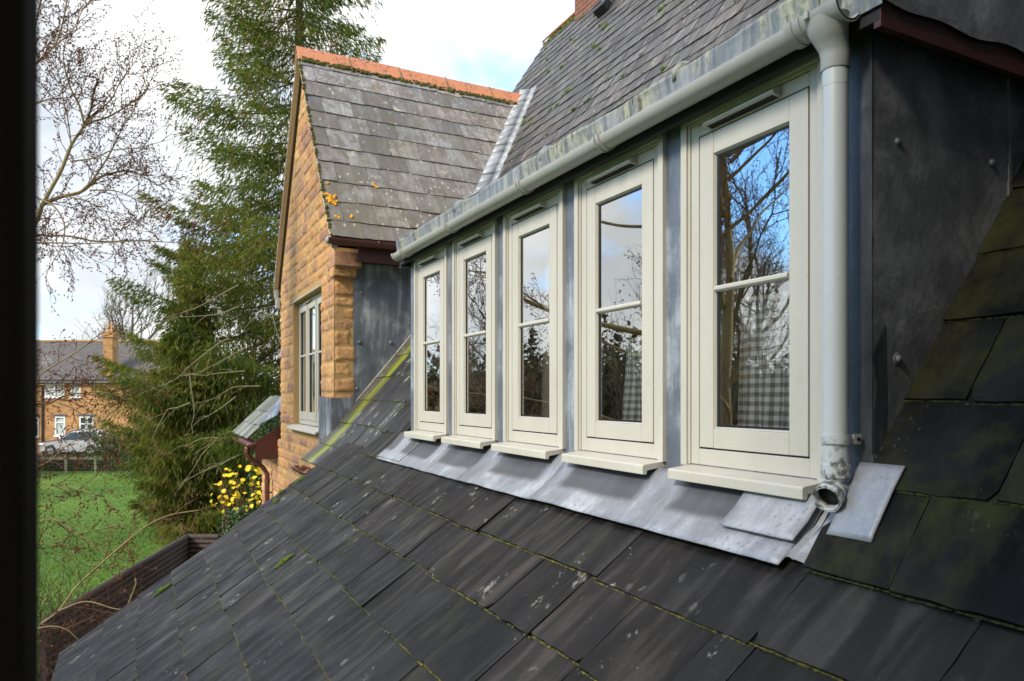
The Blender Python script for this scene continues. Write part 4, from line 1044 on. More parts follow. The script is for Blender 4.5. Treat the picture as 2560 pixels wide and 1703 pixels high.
A0=c3([(30,1400),(110,1260),(170,1150),(230,1040),(290,890),(350,800),(370,765)],8.0)
rootA=[Vector((TX,TY+.05,.6)),Vector((-1.75,9.2,1.30))]
limb(bk,tw,ck_,rootA+A0,.055,.016,.9,t0=.45)
limb(bk,tw,ck_,c3([(370,765),(340,650),(290,550),(255,440),(240,330),(262,220)],8.0,7.8),.013,.004)
limb(bk,tw,ck_,c3([(372,765),(440,740),(520,715),(650,635),(740,560),(800,440)],8.0,8.2),.012,.004)
limb(bk,tw,ck_,c3([(375,755),(450,690),(540,600),(590,500),(680,380)],8.0,8.1),.011,.004)
limb(bk,tw,ck_,c3([(290,900),(270,740),(240,610),(232,520),(190,380)],8.0,7.7),.009,.003)
limb(bk,tw,ck_,c3([(110,1255),(230,1205),(340,1180),(400,1140),(480,1080),(640,1045),(740,1090),(850,1150)],8.0,8.4),.022,.004,.9)
limb(bk,tw,ck_,c3([(350,1175),(430,1090),(520,950),(590,810),(640,690)],8.05,8.3),.013,.004)
limb(bk,tw,ck_,c3([(285,990),(440,965),(540,920),(700,905),(870,860)],8.0,8.3),.009,.003)
limb(bk,tw,ck_,c3([(400,1165),(560,1170),(680,1220),(800,1290),(900,1330)],8.05,8.5),.008,.003)
limb(bk,tw,ck_,[Vector((TX,TY+.1,.2)),Vector((-2.4,8.5,.75))]+c3([(-10,1475),(150,1445),(300,1450),(450,1480),(700,1475),(980,1490)],7.8,8.6),.03,.005,.8,t0=.45)
limb(bk,tw,ck_,c3([(0,1488),(200,1488),(400,1492),(620,1480)],7.7,7.9),.010,.004,.6)
limb(bk,tw,ck_,c3([(30,1185),(110,1225),(180,1260),(230,1330),(250,1400),(235,1500),(200,1570)],7.9),.012,.005,.8,up=-.2)
limb(bk,tw,ck_,[Vector((TX,TY+.15,2.4)),Vector((-2.4,8.6,2.5))]+c3([(-20,470),(30,430),(90,370),(180,290),(220,200),(250,80),(270,-80)],7.7,7.6),.03,.006,1.1,t0=.45)
limb(bk,tw,ck_,c3([(90,370),(60,250),(80,100),(120,-60)],7.7,7.5),.010,.004,1.1)
limb(bk,tw,ck_,c3([(180,290),(300,180),(360,60),(420,-20)],7.6,7.7),.008,.003,.9)
limb(bk,tw,ck_,c3([(-20,670),(100,620),(200,590),(300,520)],7.6,7.6),.008,.003)
limb(bk,tw,ck_,c3([(250,1200),(400,1240),(520,1330),(640,1400),(760,1420)],8.0,8.2),.008,.003,.8,up=0)
limb(bk,tw,ck_,[Vector((TX,TY,-1.0)),Vector((-2.2,8.2,-.3))]+c6([(40,650),(90,600),(160,480),(190,380),(280,320),(420,230),(560,150),(700,60),(820,-40)],7.2,7.5),.024,.006,1.0,t0=.5)
limb(bk,tw,ck_,c6([(40,505),(330,500),(600,512),(900,500),(1200,560)],7.4,7.8),.008,.003,.9,L=(.2,.5))
limb(bk,tw,ck_,c6([(0,745),(200,735),(330,720),(480,640),(700,605),(1000,600),(1300,690)],7.3,7.8),.014,.004,1.0,L=(.2,.5))
limb(bk,tw,ck_,c6([(430,730),(600,790),(760,920),(880,1080),(935,1210)],7.4,7.5),.009,.003,.8,L=(.2,.45),up=-.1)
limb(bk,tw,ck_,[Vector((TX,TY,-1.6)),Vector((-2.0,7.8,-1.6))]+c6([(0,1570),(180,1500),(300,1440),(420,1330),(500,1260),(640,1180)],7.0,7.2),.014,.004,.7,L=(.2,.4),t0=.5)
# low branches over the grass
limb(bk,tw,ck_,[Vector((TX,TY-.1,-3.2)),Vector((-2.2,6.6,-2.7))]+c4([(150,1290),(260,1200),(380,1110),(500,950),(650,810),(800,680),(950,560),(1100,490),(1300,455)],6.6,7.0),.024,.004,.55,L=(.25,.5),cat=.45,t0=.4)
limb(bk,tw,ck_,c4([(60,480),(190,500),(330,510),(480,590),(600,680),(740,760)],6.8,7.0),.009,.003,.9,L=(.2,.45),cat=.7)
limb(bk,tw,ck_,c4([(60,700),(190,670),(300,672),(400,690)],6.8,6.9),.007,.003,.9,L=(.2,.4),cat=.7)
limb(bk,tw,ck_,c4([(100,250),(250,275),(400,300),(550,330),(680,400)],6.9,7.0),.007,.003,1.2,L=(.15,.35),cat=1)
limb(bk,tw,ck_,c4([(380,1110),(560,1050),(760,1100),(900,1090)],6.6,6.6),.007,.003,.8,L=(.2,.5),cat=.15)
limb(bk,tw,ck_,c4([(830,1080),(885,930),(880,900)],7.6,7.6),.010,.008,.2,L=(.2,.4),cat=.1)
limb(bk,tw,ck_,c4([(230,1230),(330,1210),(430,1230),(520,1310)],6.5,6.6),.006,.003,.8,L=(.2,.5),cat=.1)
# crown out of frame to the left (seen in the window reflections)
for i in range(20):
    z=random.uniform(-.6,7.6); a=random.uniform(0,6.283)
    if -.6<a-.25<.9 and z<4: a+=2
    l=random.uniform(1.6,3.6)*(1-.05*max(0,z)); p=Vector((TX,TY+.15,z)); pts=[p]; d=Vector((math.cos(a),math.sin(a),.35))
    for k in range(5): d=(d+rv(.16)+Vector((0,0,.12))).normalized(); p=p+d*l/5; pts.append(p)
    limb(bk,tw,ck_,pts,.032-.002*z,.006,.42,L=(.5,1.1),t0=.2,lvl=1)
# limbs leaning toward the house side, high, that the near panes mirror
for (x,y,z,a) in ((TX,TY+.2,1.2,-.9),(TX,TY+.2,2.2,-2.2),(TX,TY,3.2,-1.4),(TX,TY,.2,-1.8),(TX,TY,4.4,-.7),(TX,TY,-.5,-.9),(TX,TY,2.7,2.1),(TX,TY,1.6,2.6)):
    p=Vector((x,y,z)); pts=[p]; d=Vector((math.cos(a),math.sin(a),.8))
    for k in range(5): d=(d+rv(.15)+Vector((0,0,.10))).normalized(); p=p+d*.62; pts.append(p)
    limb(bk,tw,ck_,pts,.030,.006,.7,L=(.4,.9),lvl=2,cat=.6)
birch=thing('birch_tree',(TX,TY,GZ),'bare birch tree with brown catkins spreading in from the left in front of the sky','tree')
t_=bk.build('branches',BARK,birch,True); tw.build('twigs',TWIG,birch); c_=ck_.build('catkins',CATK,birch); c_['kind']='stuff'

# ---------------------------------------------------------------- spruce
SX,SY=P(-6.5,22)[:2]
def spruce(base, Ht, Rk, seed, nel=1.0):
    rg=np.random.default_rng(seed); random.seed(seed)
    tri=[]; rr=[]; br=MB(); ckk=MB()
    z=.9
    while z<Ht-.3:
        Rz=Rk*(Ht-z); 
        if z<4: Rz*=.72+.28*(z-.9)/3.1
        nb=random.choice((4,5,6)); a0=random.uniform(0,6.28)
        for b in range(nb):
            a=a0+b*6.283/nb+random.uniform(-.35,.35); Lb=Rz*random.uniform(.60,1.06)
            if random.random()<.12: Lb*=.55
            out=np.array([math.cos(a),math.sin(a),0]); side=np.array([-math.sin(a),math.cos(a),0])
            s=np.linspace(0,1,10); droop=(.10+.16*random.random())*Lb; lift=.10*Lb
            cx=out[None]*(s*Lb)[:,None]+side[None]*(np.sin(s*2+a)*.06*Lb)[:,None]
            cz=z+random.uniform(-.2,.2)-droop*np.sin(s*math.pi*.62)*1.25+lift*s**3*1.3
            pts=[(base[0]+cx[i,0],base[1]+cx[i,1],base[2]+cz[i]) for i in range(10)]
            br.tube(pts[:9],[max(.006,.035*(1-.9*i/9)*min(1,Lb/3)) for i in range(9)],4,caps=False)
            n=int(nel*(52*Lb+14)*(1.25 if z<9 else 1)); t=rg.beta(1.8,1.2,n)*.92+.09; 
            wid=(.22+.16*Lb)*np.sqrt(np.clip(1.08-t,0,1))*1.5
            lat=rg.uniform(-1,1,n)*wid; hang=rg.exponential(.36,n)*(1.1-.5*t)*np.where(rg.random(n)<.62,1,.15)
            bx=np.interp(t,s,cx[:,0]); by=np.interp(t,s,cx[:,1]); bz=np.interp(t,s,cz)
            c=np.c_[bx,by,bz]+side[None]*lat[:,None]; c[:,2]-=hang+.10*np.abs(lat); c+=rg.normal(0,.03,(n,3))
            d=out[None]*rg.uniform(.35,1.,n)[:,None]+side[None]*(np.sign(lat)*rg.uniform(.1,.8,n))[:,None]; d[:,2]+=rg.uniform(-.9,.15,n)-hang*2.2
            d/=np.linalg.norm(d,axis=1)[:,None]; ln=rg.uniform(.12,.30,n); w_=rg.uniform(.009,.020,n)
            q=rg.normal(0,1,(n,3)); sd=np.cross(d,q); sd/=np.linalg.norm(sd,axis=1)[:,None]; s2=np.cross(d,sd)
            o=c+np.array(base)[None]
            inner=np.clip(.55-t,0,1)
            cl=np.clip(rg.normal(.42,.20,n)+.12*math.sin(a*3+z)+inner*.9*rg.random(n)+(rg.random(n)<.06)*.4,0,1)
            for sdv in (sd,s2):
                v=np.empty((n,4,3)); v[:,0]=o-d*ln[:,None]*.5; v[:,1]=o-sdv*w_[:,None]+d*ln[:,None]*.05; v[:,2]=o+d*ln[:,None]*.5; v[:,3]=o+sdv*w_[:,None]+d*ln[:,None]*.05
                tri.append(v.reshape(-1,3)); rr.append(cl)
            # hanging brown twig strings below
            if z>9 and random.random()<.45:
                for q in range(random.choice((2,3,5))):
                    i=random.choice((6,7,8,9)); p=Vector(pts[i])+Vector((random.uniform(-.15,.15),random.uniform(-.15,.15),-.10)); catkin(ckk,p,Vector((random.uniform(-.1,.1),random.uniform(-.1,.1),-1)),.15,.022)
        z+=.30+.016*z*.5
    return np.concatenate(tri),np.concatenate(rr),br,ckk
tri,rr,br,ckk=spruce((SX,SY,GZ),26.5,.262,11,3.0)
sp=thing('spruce_tree',(SX,SY,GZ),'tall dark green spruce with drooping branches behind the stone gable','tree')
npmesh('foliage',tri,4,rr,SPRUCE,sp)
m=MB(); m.tube([(SX,SY,GZ),(SX+.1,SY,4),(SX,SY+.1,12),(SX,SY,22.4)],[.34,.24,.11,.02],12); m.build('trunk',TBARK,sp,True)
o=br.build('limbs',TBARK,sp); o['kind']='stuff'; o=ckk.build('cones',CONE,sp); o['kind']='stuff'
tri,rr,br,ckk=spruce((P(-8.65,19.3)[0],P(-8.65,19.3)[1],GZ),8.3,.30,23,3.4)
t=thing('low_conifer',(P(-8.65,19.3)[0],P(-8.65,19.3)[1],GZ),'shorter bushy olive-green conifer in front of the tall spruce, reaching down to the lawn','tree')
npmesh('foliage',tri,4,np.clip(rr+.12,0,1),SPRUCE,t); m=MB(); q=P(-8.65,19.3); m.tube([(q.x,q.y,GZ),(q.x,q.y,GZ+4),(q.x,q.y,GZ+7.6)],[.14,.10,.02],8); m.build('trunk',TBARK,t,True); o=br.build('limbs',TBARK,t); o['kind']='stuff'
random.seed(5)
def c35(pts,d0,d1=None):
    d1=d0 if d1 is None else d1; n=len(pts)-1
    return [px(x/2.613,640+y/2.613,d0+(d1-d0)*i/n) for i,(x,y) in enumerate(pts)]
db=MB()
for pts in ([(1560,190),(1500,220),(1300,330),(1100,400)],[(1500,540),(1430,570),(1250,710),(1140,810),(940,890)],[(1700,850),(1650,850),(1520,860),(1400,930),(1270,965)],[(1240,960),(1160,990),(1100,1000),(1040,1100),(990,1200)],
            [(1650,1120),(1500,1150),(1400,1210),(1260,1300)],[(1500,1160),(1440,1200),(1340,1270),(1270,1380),(1210,1470)],[(1820,390),(1780,380),(1680,390),(1620,450)],[(1600,750),(1400,770),(1350,780),(1200,770)],[(1620,1190),(1450,1190),(1330,1190),(1220,1240)],
            [(1560,1300),(1420,1370),(1300,1420),(1200,1480)],[(1600,600),(1440,690),(1280,770)],[(1780,380),(1800,470),(1829,560)],[(1240,780),(1250,880),(1270,1000),(1260,1080)],[(1560,330),(1420,380),(1210,400)],[(1540,920),(1420,1010),(1290,1080)],[(1640,1280),(1480,1330),(1380,1380)]):
    q=resample(c35(pts,16.9+random.uniform(-.5,.5)),.12); n=len(q); db.tube(q,[.017-.012*i/n for i in range(n)],5)
    for i in range(2,n,2):
        d=(q[i]-q[i-1]).normalized(); p=q[i]; dd=d+rv(.5); L_=random.uniform(.2,.7); pp=[p]
        for k in range(5): dd=(dd+rv(.25)+Vector((0,0,-.12))).normalized(); p=p+dd*L_/5; pp.append(p)
        db.tube(pp,[.007,.006,.005,.004,.003,.002],3,caps=False)
db.build('dead_branches',DEAD,sp)

# ---------------------------------------------------------------- leafy shrubs
def leafcloud(c, rad, n, size, seed, shell=.5, wob=.25):
    rg=np.random.default_rng(seed); d=rg.normal(0,1,(n,3)); d/=np.linalg.norm(d,axis=1)[:,None]
    r=(1-shell*rg.random(n)**1.5)*(1+wob*np.sin(d[:,0]*5+seed)*np.cos(d[:,2]*4+d[:,1]*5)); o=np.array(c)+d*r[:,None]*np.array(rad)
    nn=d+rg.normal(0,.6,(n,3)); nn/=np.linalg.norm(nn,axis=1)[:,None]; a=np.cross(nn,rg.normal(0,1,(n,3))); a/=np.linalg.norm(a,axis=1)[:,None]; b=np.cross(nn,a)
    s=(size*rg.uniform(.6,1.2,n))[:,None]; v=np.empty((n,4,3)); v[:,0]=o-a*s; v[:,1]=o+b*s*.6-a*s*.1; v[:,2]=o+a*s; v[:,3]=o-b*s*.6-a*s*.1
    o_ok=v[:,:,2].min(axis=1)>GZ; v=v[o_ok]
    return v.reshape(-1,3), rg.random(len(v))
def shrub(name,label,cat,parts,mat,base,group=None,stem=None):
    vs,rs=zip(*[leafcloud(*p) for p in parts]); t=thing(name,base,label,cat,group); npmesh('foliage',np.concatenate(vs),4,np.concatenate(rs),mat,t)
    if stem: stem.build('stems',TBARK,t)
    return t
b=px(615,1285,13.1); st=MB()
for i in range(6): st.tube([(b.x+random.uniform(-.1,.1),b.y+random.uniform(-.1,.1),GZ),(b.x+random.uniform(-.3,.3),b.y+random.uniform(-.3,.3),-2.3)],.02,5)
shrub('ivy_bush','rounded dark green ivy bush beside the brown downpipe','shrub',[((b.x,b.y,-2.62),(.48,.5,.72),5200,.03,3,.45,.15),((b.x+.1,b.y+.2,-3.3),(.5,.5,.6),1500,.03,5,.5,.2)],IVY,(b.x,b.y,GZ),None,st)
b=px(650,1185,13.6); st=MB(); st.tube([(b.x+.05,b.y,GZ),(b.x,b.y,-1.)],.03,5)
shrub('climbing_ivy','climbing ivy at the corner of the house behind the brown downpipe','ivy',[((b.x+.05,b.y,-1.5),(.30,.35,.95),2600,.032,8,.6,.2),((b.x+.2,b.y+.3,-.6),(.25,.3,.5),900,.03,9,.6,.2)],IVY,(b.x,b.y,GZ),None,st)
# yellow shrub: round leaves on thin stems
random.seed(3); m=MB(); st=MB(); b0=px(600,1230,13.0)
for i in range(95):
    X,Y=random.uniform(528,660),random.uniform(1165,1280)
    if X<560 and Y<1200: continue
    p=px(X,Y,random.uniform(12.6,13.6)); n_=(rv(.6)+Vector((-.5,-.6,.6))).normalized(); a=n_.cross(Vector((0,0,1))).normalized(); b=n_.cross(a); s=random.uniform(.032,.052); r=random.random()
    k=len(m.v)
    for j in range(8): t=j*math.pi/4; q=p+(a*math.cos(t)+b*math.sin(t)*.9)*s*(1.15 if j==0 else 1)+n_*.008*math.cos(2*t); m.v.append(tuple(q))
    m.face(range(k,k+8),None,r)
for i in range(14):
    p=px(random.uniform(540,655),random.uniform(1170,1260),13.1); st.tube([(b0.x+random.uniform(-.1,.1),b0.y,GZ),(b0.x*.5+p.x*.5,b0.y*.5+p.y*.5,-2.6),tuple(p)],[.015,.01,.005],4)
t=thing('yellow_leaved_shrub',(b0.x,b0.y,GZ),'shrub with round bright yellow autumn leaves beside the house corner','shrub'); o=m.build('leaves',YEL,t); o['kind']='stuff'; st.build('stems',TWIG,t)
# short timber post with a chain
m=MB(); p=px(563,1300,13.6); m.box((p.x-.05,p.y-.05,GZ),(p.x+.05,p.y+.05,p.z+.1)); WOOD=plain('weathered_timber',(.16,.10,.065),.85,0,14,.35,.4,.01); o=tag(m.build('timber_post',WOOD,None,False,.008),'short brown timber post standing beside the ivy bush','post'); centre(o)
# log-lap garden wall
LOG=plain('log_timber',(.06,.042,.036),.85,0,10,.4,.4,.01)
cn=px(469,1336,15.05); le=px(110,1545,9.35); ri=px(600,1337,15.0); lw=thing('log_garden_wall',(cn.x,cn.y,GZ),'low brown garden wall of stacked half-round logs edging the lawn','wall')
for nm,(a,b) in (('log_run',(le,cn)),('log_run',(cn,ri))):
    m=MB(); a=Vector((a.x,a.y,-2.9)); b=Vector((b.x,b.y,-2.9))
    n=14; dirv=(b-a)
    for k in range(9):
        z=-.05-.1*k; pts=[a+dirv*i/n+Vector((0,0,z+.006*mnoise.noise(Vector((i*.7,k*3,1))))) for i in range(n+1)]
        m.tube(pts,[.058+.004*mnoise.noise(Vector((i*1.3,k*2,5))) for i in range(n+1)],9,random.random())
    m.build(nm,LOG,lw,True)
m=MB(); 
for i in range(8):
    p=Vector((le.x,le.y,0)).lerp(Vector((cn.x,cn.y,0)),i/7); m=MB(); m.box((p.x-.05,p.y-.02,GZ),(p.x+.03,p.y+.06,-2.93)); m.build('post',LOG,lw)

# ---------------------------------------------------------------- far fence, hedge, car, house
PF=35.3; FW=plain('silvered_fence_timber',(.24,.22,.15),.9,0,10,.3)
fe=thing('field_fence',P(-20,PF,GZ),'post and rail fence with wire mesh along the far edge of the lawn','fence')
a,b=P(-26.5,PF),P(-15.2,PF); m=MB(); m.obox((a.x,a.y,-3.12),b-a,(0,0,.09),P(0,.05)); m.build('rail',FW,fe)
for u in (16,90,163,237,319,400):
    q=P((u-1280)/1795*PF,PF-.07,GZ); m=MB(); m.obox(q,P(.11,0),P(0,.07),(0,0,.86)); m.build('post',FW,fe)
m=MB(); k=0
for z in (.08,.22,.36,.50,.64): m.tube([(a.x,a.y,GZ+z),(b.x,b.y,GZ+z)],.006,3)
x=0.
while x<1: q=a.lerp(b,x); m.tube([(q.x,q.y,GZ),(q.x,q.y,GZ+.66)],.005,3); x+=.014
m.build('wire_mesh',plain('wire',(.16,.15,.13),.6,.5),fe)
random.seed(8)
vs=[];rs=[]
for i in range(22):
    X=30+i*16; c=px(X,1130,37.0+random.uniform(-.6,.6)); h=random.uniform(.35,.62); v,r=leafcloud((c.x,c.y,GZ+h*.8),(.7,.6,h),900,.05,30+i,.9,.3); vs.append(v); rs.append(r)
o=npmesh('hedge',np.concatenate(vs),4,np.concatenate(rs),HEDGE); o['kind']='stuff'; o['label']='low tangled brown hedge behind the field fence'
# car
t=thing('parked_car',P(-26.9,45.4,GZ),'silver estate car parked in front of the far stone house','car')
SILV=Mat('silver_paint').set((.52,.54,.57),.28,.35); CGL=Mat('car_glass').set((.03,.05,.07),.08); TYRE=plain('tyre',(.02,.02,.02),.8); RIM=Mat('alloy').set((.45,.45,.47),.35,.6)
cu0=(92-1280)/1795*45.4; 
def cp(a,z,dd): return P(cu0+a,45.4+dd,GZ+z)
body=[(.06,.42),(.02,.62),(.12,.80),(.45,.92),(1.10,1.02),(1.30,1.06),(2.02,1.55),(2.35,1.63),(3.1,1.66),(3.75,1.60),(4.05,1.30),(4.22,1.02),(4.25,.6),(4.15,.38)]
m=MB(); low=[]
def arch(cx,r=.37): return [(cx+r*math.cos(t_),.33+r*math.sin(t_)) for t_ in np.linspace(0,math.pi,9)]
prof=body+[(3.85,.30)]+arch(3.42)+[(2.9,.26),(1.35,.26)]+arch(.85)+[(.3,.30)]
n=len(prof); k=len(m.v); 
for dd,ins in ((0.02,.0),(0,.02),):
    pass
for dd,sc in ((.06,.985),(0,1),(1.78,1),(1.72,.985)):
    for (x,z) in prof:
        tum=.0 if z<1.0 else (z-1.0)*.28
        y_=dd+(tum if dd<1 else -tum); m.v.append(tuple(cp(2.1+(x-2.1)*sc,.3+(z-.3)*sc if z>.3 else z,y_)))
for q in range(3):
    for i in range(n):
        j=(i+1)%n; m.face((k+q*n+i,k+q*n+j,k+(q+1)*n+j,k+(q+1)*n+i))
m.face([k+i for i in range(n)][::-1]); m.face([k+3*n+i for i in range(n)])
m.build('body',SILV,t)
def sidew(pts,nm):
    m=MB(); m.quad([tuple(cp(x,z,-.006+(z-1.0)*.28+.0)) for x,z in pts]); m.build(nm,CGL,t)
sidew([(1.50,1.06),(2.08,1.48),(2.44,1.54),(2.44,1.06)],'side_window'); sidew([(2.52,1.06),(2.52,1.55),(3.12,1.57),(3.22,1.06)],'side_window'); sidew([(3.3,1.10),(3.2,1.56),(3.6,1.53),(3.84,1.22)],'side_window')
m=MB(); m.quad([cp(1.36,1.09,.12),cp(2.02,1.545,.25),cp(2.02,1.545,1.52),cp(1.36,1.09,1.66)]); m.build('windscreen',CGL,t)
for cx_ in (.85,3.42):
    for dd in (-.01,1.56):
        m=MB(); m.tube([cp(cx_,.33,dd),cp(cx_,.33,dd+.21)],.33,22); w_=m.build('wheel',TYRE,t,True); m=MB(); m.tube([cp(cx_,.33,dd-.012),cp(cx_,.33,dd+.02)],.21,16); m.build('rim',RIM,w_)
m=MB(); m.obox(cp(.08,.66,-.01),P(.34,0),P(0,.2),(0,0,.14)); m.build('headlight',plain('lamp',(.7,.7,.7),.2),t,False,.03)
m=MB(); m.obox(cp(1.52,1.06,-.2),P(.10,0),P(0,.18),(0,0,.13)); m.build('wing_mirror',SILV,t,False,.03)
m=MB(); m.obox(cp(2.1,1.66,.30),P(1.5,0),P(0,.03),(0,0,.05)); m.build('roof_rail',RIM,t)
# house
HD=47.0
t=thing('far_house',P(-24,HD,GZ),'two-storey stone house with grey tiled roof and white windows beyond the field','house')
def hu(X): return (X-1280)/1795*HD
def hz(Y): return (990-Y)/1795*HD
def cx(X): return 60+X/4.9
def cy(Y): return 860+Y/4.9
def far_stone():
    M=Mat('far_stonework'); uv=M.new('UVMap'); uv.uv_map='UVMap'; b=M.new('TexBrick'); M.l(uv.outputs[0],b.inputs[0]); b.inputs['Scale'].default_value=1.
    b.inputs['Brick Width'].default_value=.42; b.inputs['Row Height'].default_value=.17; b.inputs['Mortar Size'].default_value=.018; b.inputs['Color1'].default_value=(.36,.17,.065,1); b.inputs['Color2'].default_value=(.47,.26,.11,1); b.inputs['Mortar'].default_value=(.45,.30,.15,1); b.inputs['Bias'].default_value=-.2
    n=M.noise(uv.outputs[0],1.4,6,.7); c=M.mix(.8,b.outputs[0],M.ramp(n,[(.3,.62),(.7,1.3)]),'MULTIPLY'); return M.set(c,.95,0,b.outputs[1],.5,.03)
FST=far_stone()
m=MB(); u0,u1=hu(-260),hu(392); z1=hz(947)
wn=[(cx(255),cx(495),cy(450),cy(652),2),(cx(575),cx(695),cy(450),cy(650),1),(cx(-160),cx(180),cy(900),cy(1140),3),(cx(380),cx(505),cy(890),cy(1125),1),(cx(680),cx(855),cy(890),cy(1090),2),(-150,-100,cy(450),cy(650),2)]
cuts=sorted({u0,u1}|{hu(a) for a,_,_,_,_ in wn}|{hu(b) for _,b,_,_,_ in wn}); zc=sorted({GZ,z1}|{hz(c) for _,_,c,_,_ in wn}|{hz(d) for _,_,_,d,_ in wn})
for i in range(len(cuts)-1):
    for j in range(len(zc)-1):
        um,zm=(cuts[i]+cuts[i+1])/2,(zc[j]+zc[j+1])/2
        if any(hu(a)<um<hu(b) and hz(d)<zm<hz(c) for a,b,c,d,_ in wn): continue
        q=[(cuts[i],zc[j]),(cuts[i+1],zc[j]),(cuts[i+1],zc[j+1]),(cuts[i],zc[j+1])]; m.quad([P(u,HD,z) for u,z in q],q)
for (ua) in (u0,u1): m.quad([P(ua,HD,GZ),P(ua,HD+7,GZ),P(ua,HD+7,z1),P(ua,HD+3.5,3.8),P(ua,HD,z1)],[(0,GZ),(7,GZ),(7,z1),(3.5,3.8),(0,z1)])
m.build('wall',FST,t)
WHT=plain('white_pvc',(.78,.79,.80),.35,0,5,.04); FG=Mat('far_window_glass').set((.05,.065,.06),.06); BLIND=plain('pale_blind',(.42,.50,.46),.6)
for i,(a,b,c,d,nl) in enumerate(wn):
    m=MB(); A,B,Z0,Z1=hu(a),hu(b),hz(d),hz(c); f=.075
    m.obox(P(A,HD-.02,Z0),P(f,0),P(0,.1),(0,0,Z1-Z0)); m.obox(P(B-f,HD-.02,Z0),P(f,0),P(0,.1),(0,0,Z1-Z0)); m.obox(P(A+f,HD-.019,Z0),P(B-A-2*f,0),P(0,.1),(0,0,f*1.3)); m.obox(P(A+f,HD-.019,Z1-f),P(B-A-2*f,0),P(0,.1),(0,0,f))
    for k in range(1,nl): m.obox(P(A+(B-A)*k/nl-.05,HD-.018,Z0+f),P(.10,0),P(0,.09),(0,0,Z1-Z0-2*f))
    m.obox(P(A+f,HD-.017,Z0+(Z1-Z0)*(.66 if i!=4 else .52)),P(B-A-2*f,0),P(0,.08),(0,0,.07)); m.obox(P(A-.06,HD-.09,Z0-.07),P(B-A+.12,0),P(0,.14),(0,0,.065))
    w_=m.build('window',WHT,t); m=MB(); m.quad([P(A+f,HD+.05,Z0),P(B-f,HD+.05,Z0),P(B-f,HD+.05,Z1),P(A+f,HD+.05,Z1)]); m.build('pane',BLIND if i in (0,1,3) else FG,w_)
m=MB()
for X0,X1,Y0,Y1 in ((cx(360),cx(525),cy(865),cy(889)),(cx(655),cx(880),cy(862),cy(889)),(cx(-180),cx(195),cy(866),cy(899))):
    m=MB(); m.obox(P(hu(X0),HD-.03,hz(Y1)),P(hu(X1)-hu(X0),0),P(0,.1),(0,0,hz(Y0)-hz(Y1))); m.build('lintel',plain('slate_lintel',(.07,.075,.09),.7),t)
def far_roof():
    M=Mat('far_roof_tiles'); uv=M.new('UVMap'); uv.uv_map='UVMap'; b=M.new('TexBrick'); M.l(uv.outputs[0],b.inputs[0]); b.inputs['Scale'].default_value=1.
    b.inputs['Brick Width'].default_value=.26; b.inputs['Row Height'].default_value=.15; b.inputs['Mortar Size'].default_value=.012; b.inputs['Color1'].default_value=(.085,.075,.075,1); b.inputs['Color2'].default_value=(.13,.115,.11,1); b.inputs['Mortar'].default_value=(.05,.045,.045,1)
    n=M.noise(uv.outputs[0],6,6,.8); c=M.mix(M.ramp(n,[(.62,0.),(.70,.5)]),b.outputs[0],(.35,.34,.32)); return M.set(c,.85,0,b.outputs[1],.5,.03)
m=MB(); ze,zr=z1-.05,3.83; m.quad([P(u0-.2,HD-.3,ze-.1),P(u1+.2,HD-.3,ze-.1),P(u1+.2,HD+3.5,zr),P(u0-.2,HD+3.5,zr)],[(u0,0),(u1,0),(u1,5),(u0,5)]); m.quad([P(u0-.2,HD+7.3,ze-.1),P(u1+.2,HD+7.3,ze-.1),P(u1+.2,HD+3.5,zr),P(u0-.2,HD+3.5,zr)],[(u0,0),(u1,0),(u1,5),(u0,5)]); rf=m.build('roof',far_roof(),t); s_=rf.modifiers.new('t','SOLIDIFY'); s_.thickness=.08
m=MB(); m.tube([P(u0,HD+3.5,zr+.03),P(u1,HD+3.5,zr+.03)],.10,8); m.build('ridge',plain('ridge_tile_buff',(.35,.22,.10),.8),rf)
m=MB(); m.obox(P(u0,HD-.33,ze-.19),P(u1-u0,0),P(0,.05),(0,0,.13)); m.build('fascia',WHT,t)
m=MB(); m.obox(P(u0,HD-.42,ze-.10),P(u1-u0,0),P(0,.085),(0,0,.07)); m.build('gutter',BLACK,t)
m=MB(); m.obox(P(hu(cx(225)),HD-.10,GZ),P(.09,0),P(0,.09),(0,0,ze-GZ)); m.build('downpipe',BLACK,t)
m=MB(); A,B=hu(256),hu(279); 
def q4(x0_,x1_,d0_,d1_,za,zb):
    for (p,q) in (((x0_,d0_),(x1_,d0_)),((x1_,d0_),(x1_,d1_)),((x1_,d1_),(x0_,d1_)),((x0_,d1_),(x0_,d0_))):
        m.quad([P(*p,za),P(*q,za),P(*q,zb),P(*p,zb)],[(p[0]+p[1],za),(q[0]+q[1],za),(q[0]+q[1],zb),(p[0]+p[1],zb)])
    m.quad([P(x0_,d0_,zb),P(x1_,d0_,zb),P(x1_,d1_,zb),P(x0_,d1_,zb)],[(0,0)]*4)
q4(A,B,HD+.1,HD+.8,ze-.2,3.85); q4(A-.08,B+.08,HD+.02,HD+.88,3.85,4.15); q4(A,B,HD+.1,HD+.8,4.15,4.25); ch2=m.build('chimney',FST,rf)
for X in (.15,.42): m=MB(); m.tube([P(A+X,HD+.45,4.25),P(A+X,HD+.45,4.85)],[.12,.10],10); m.build('chimney_pot',plain('pot_buff',(.50,.33,.17),.8),rf)
m=MB(); p=P(hu(92),HD+1,z1+.3); m.tube([p,p+Vector((0,0,1.3))],.02,4); 
for i in range(5): m.tube([p+P(-.35,0,1.1-.1*i),p+P(.35,0,1.1-.1*i)],.012,3)
m.build('aerial',WHT,rf)

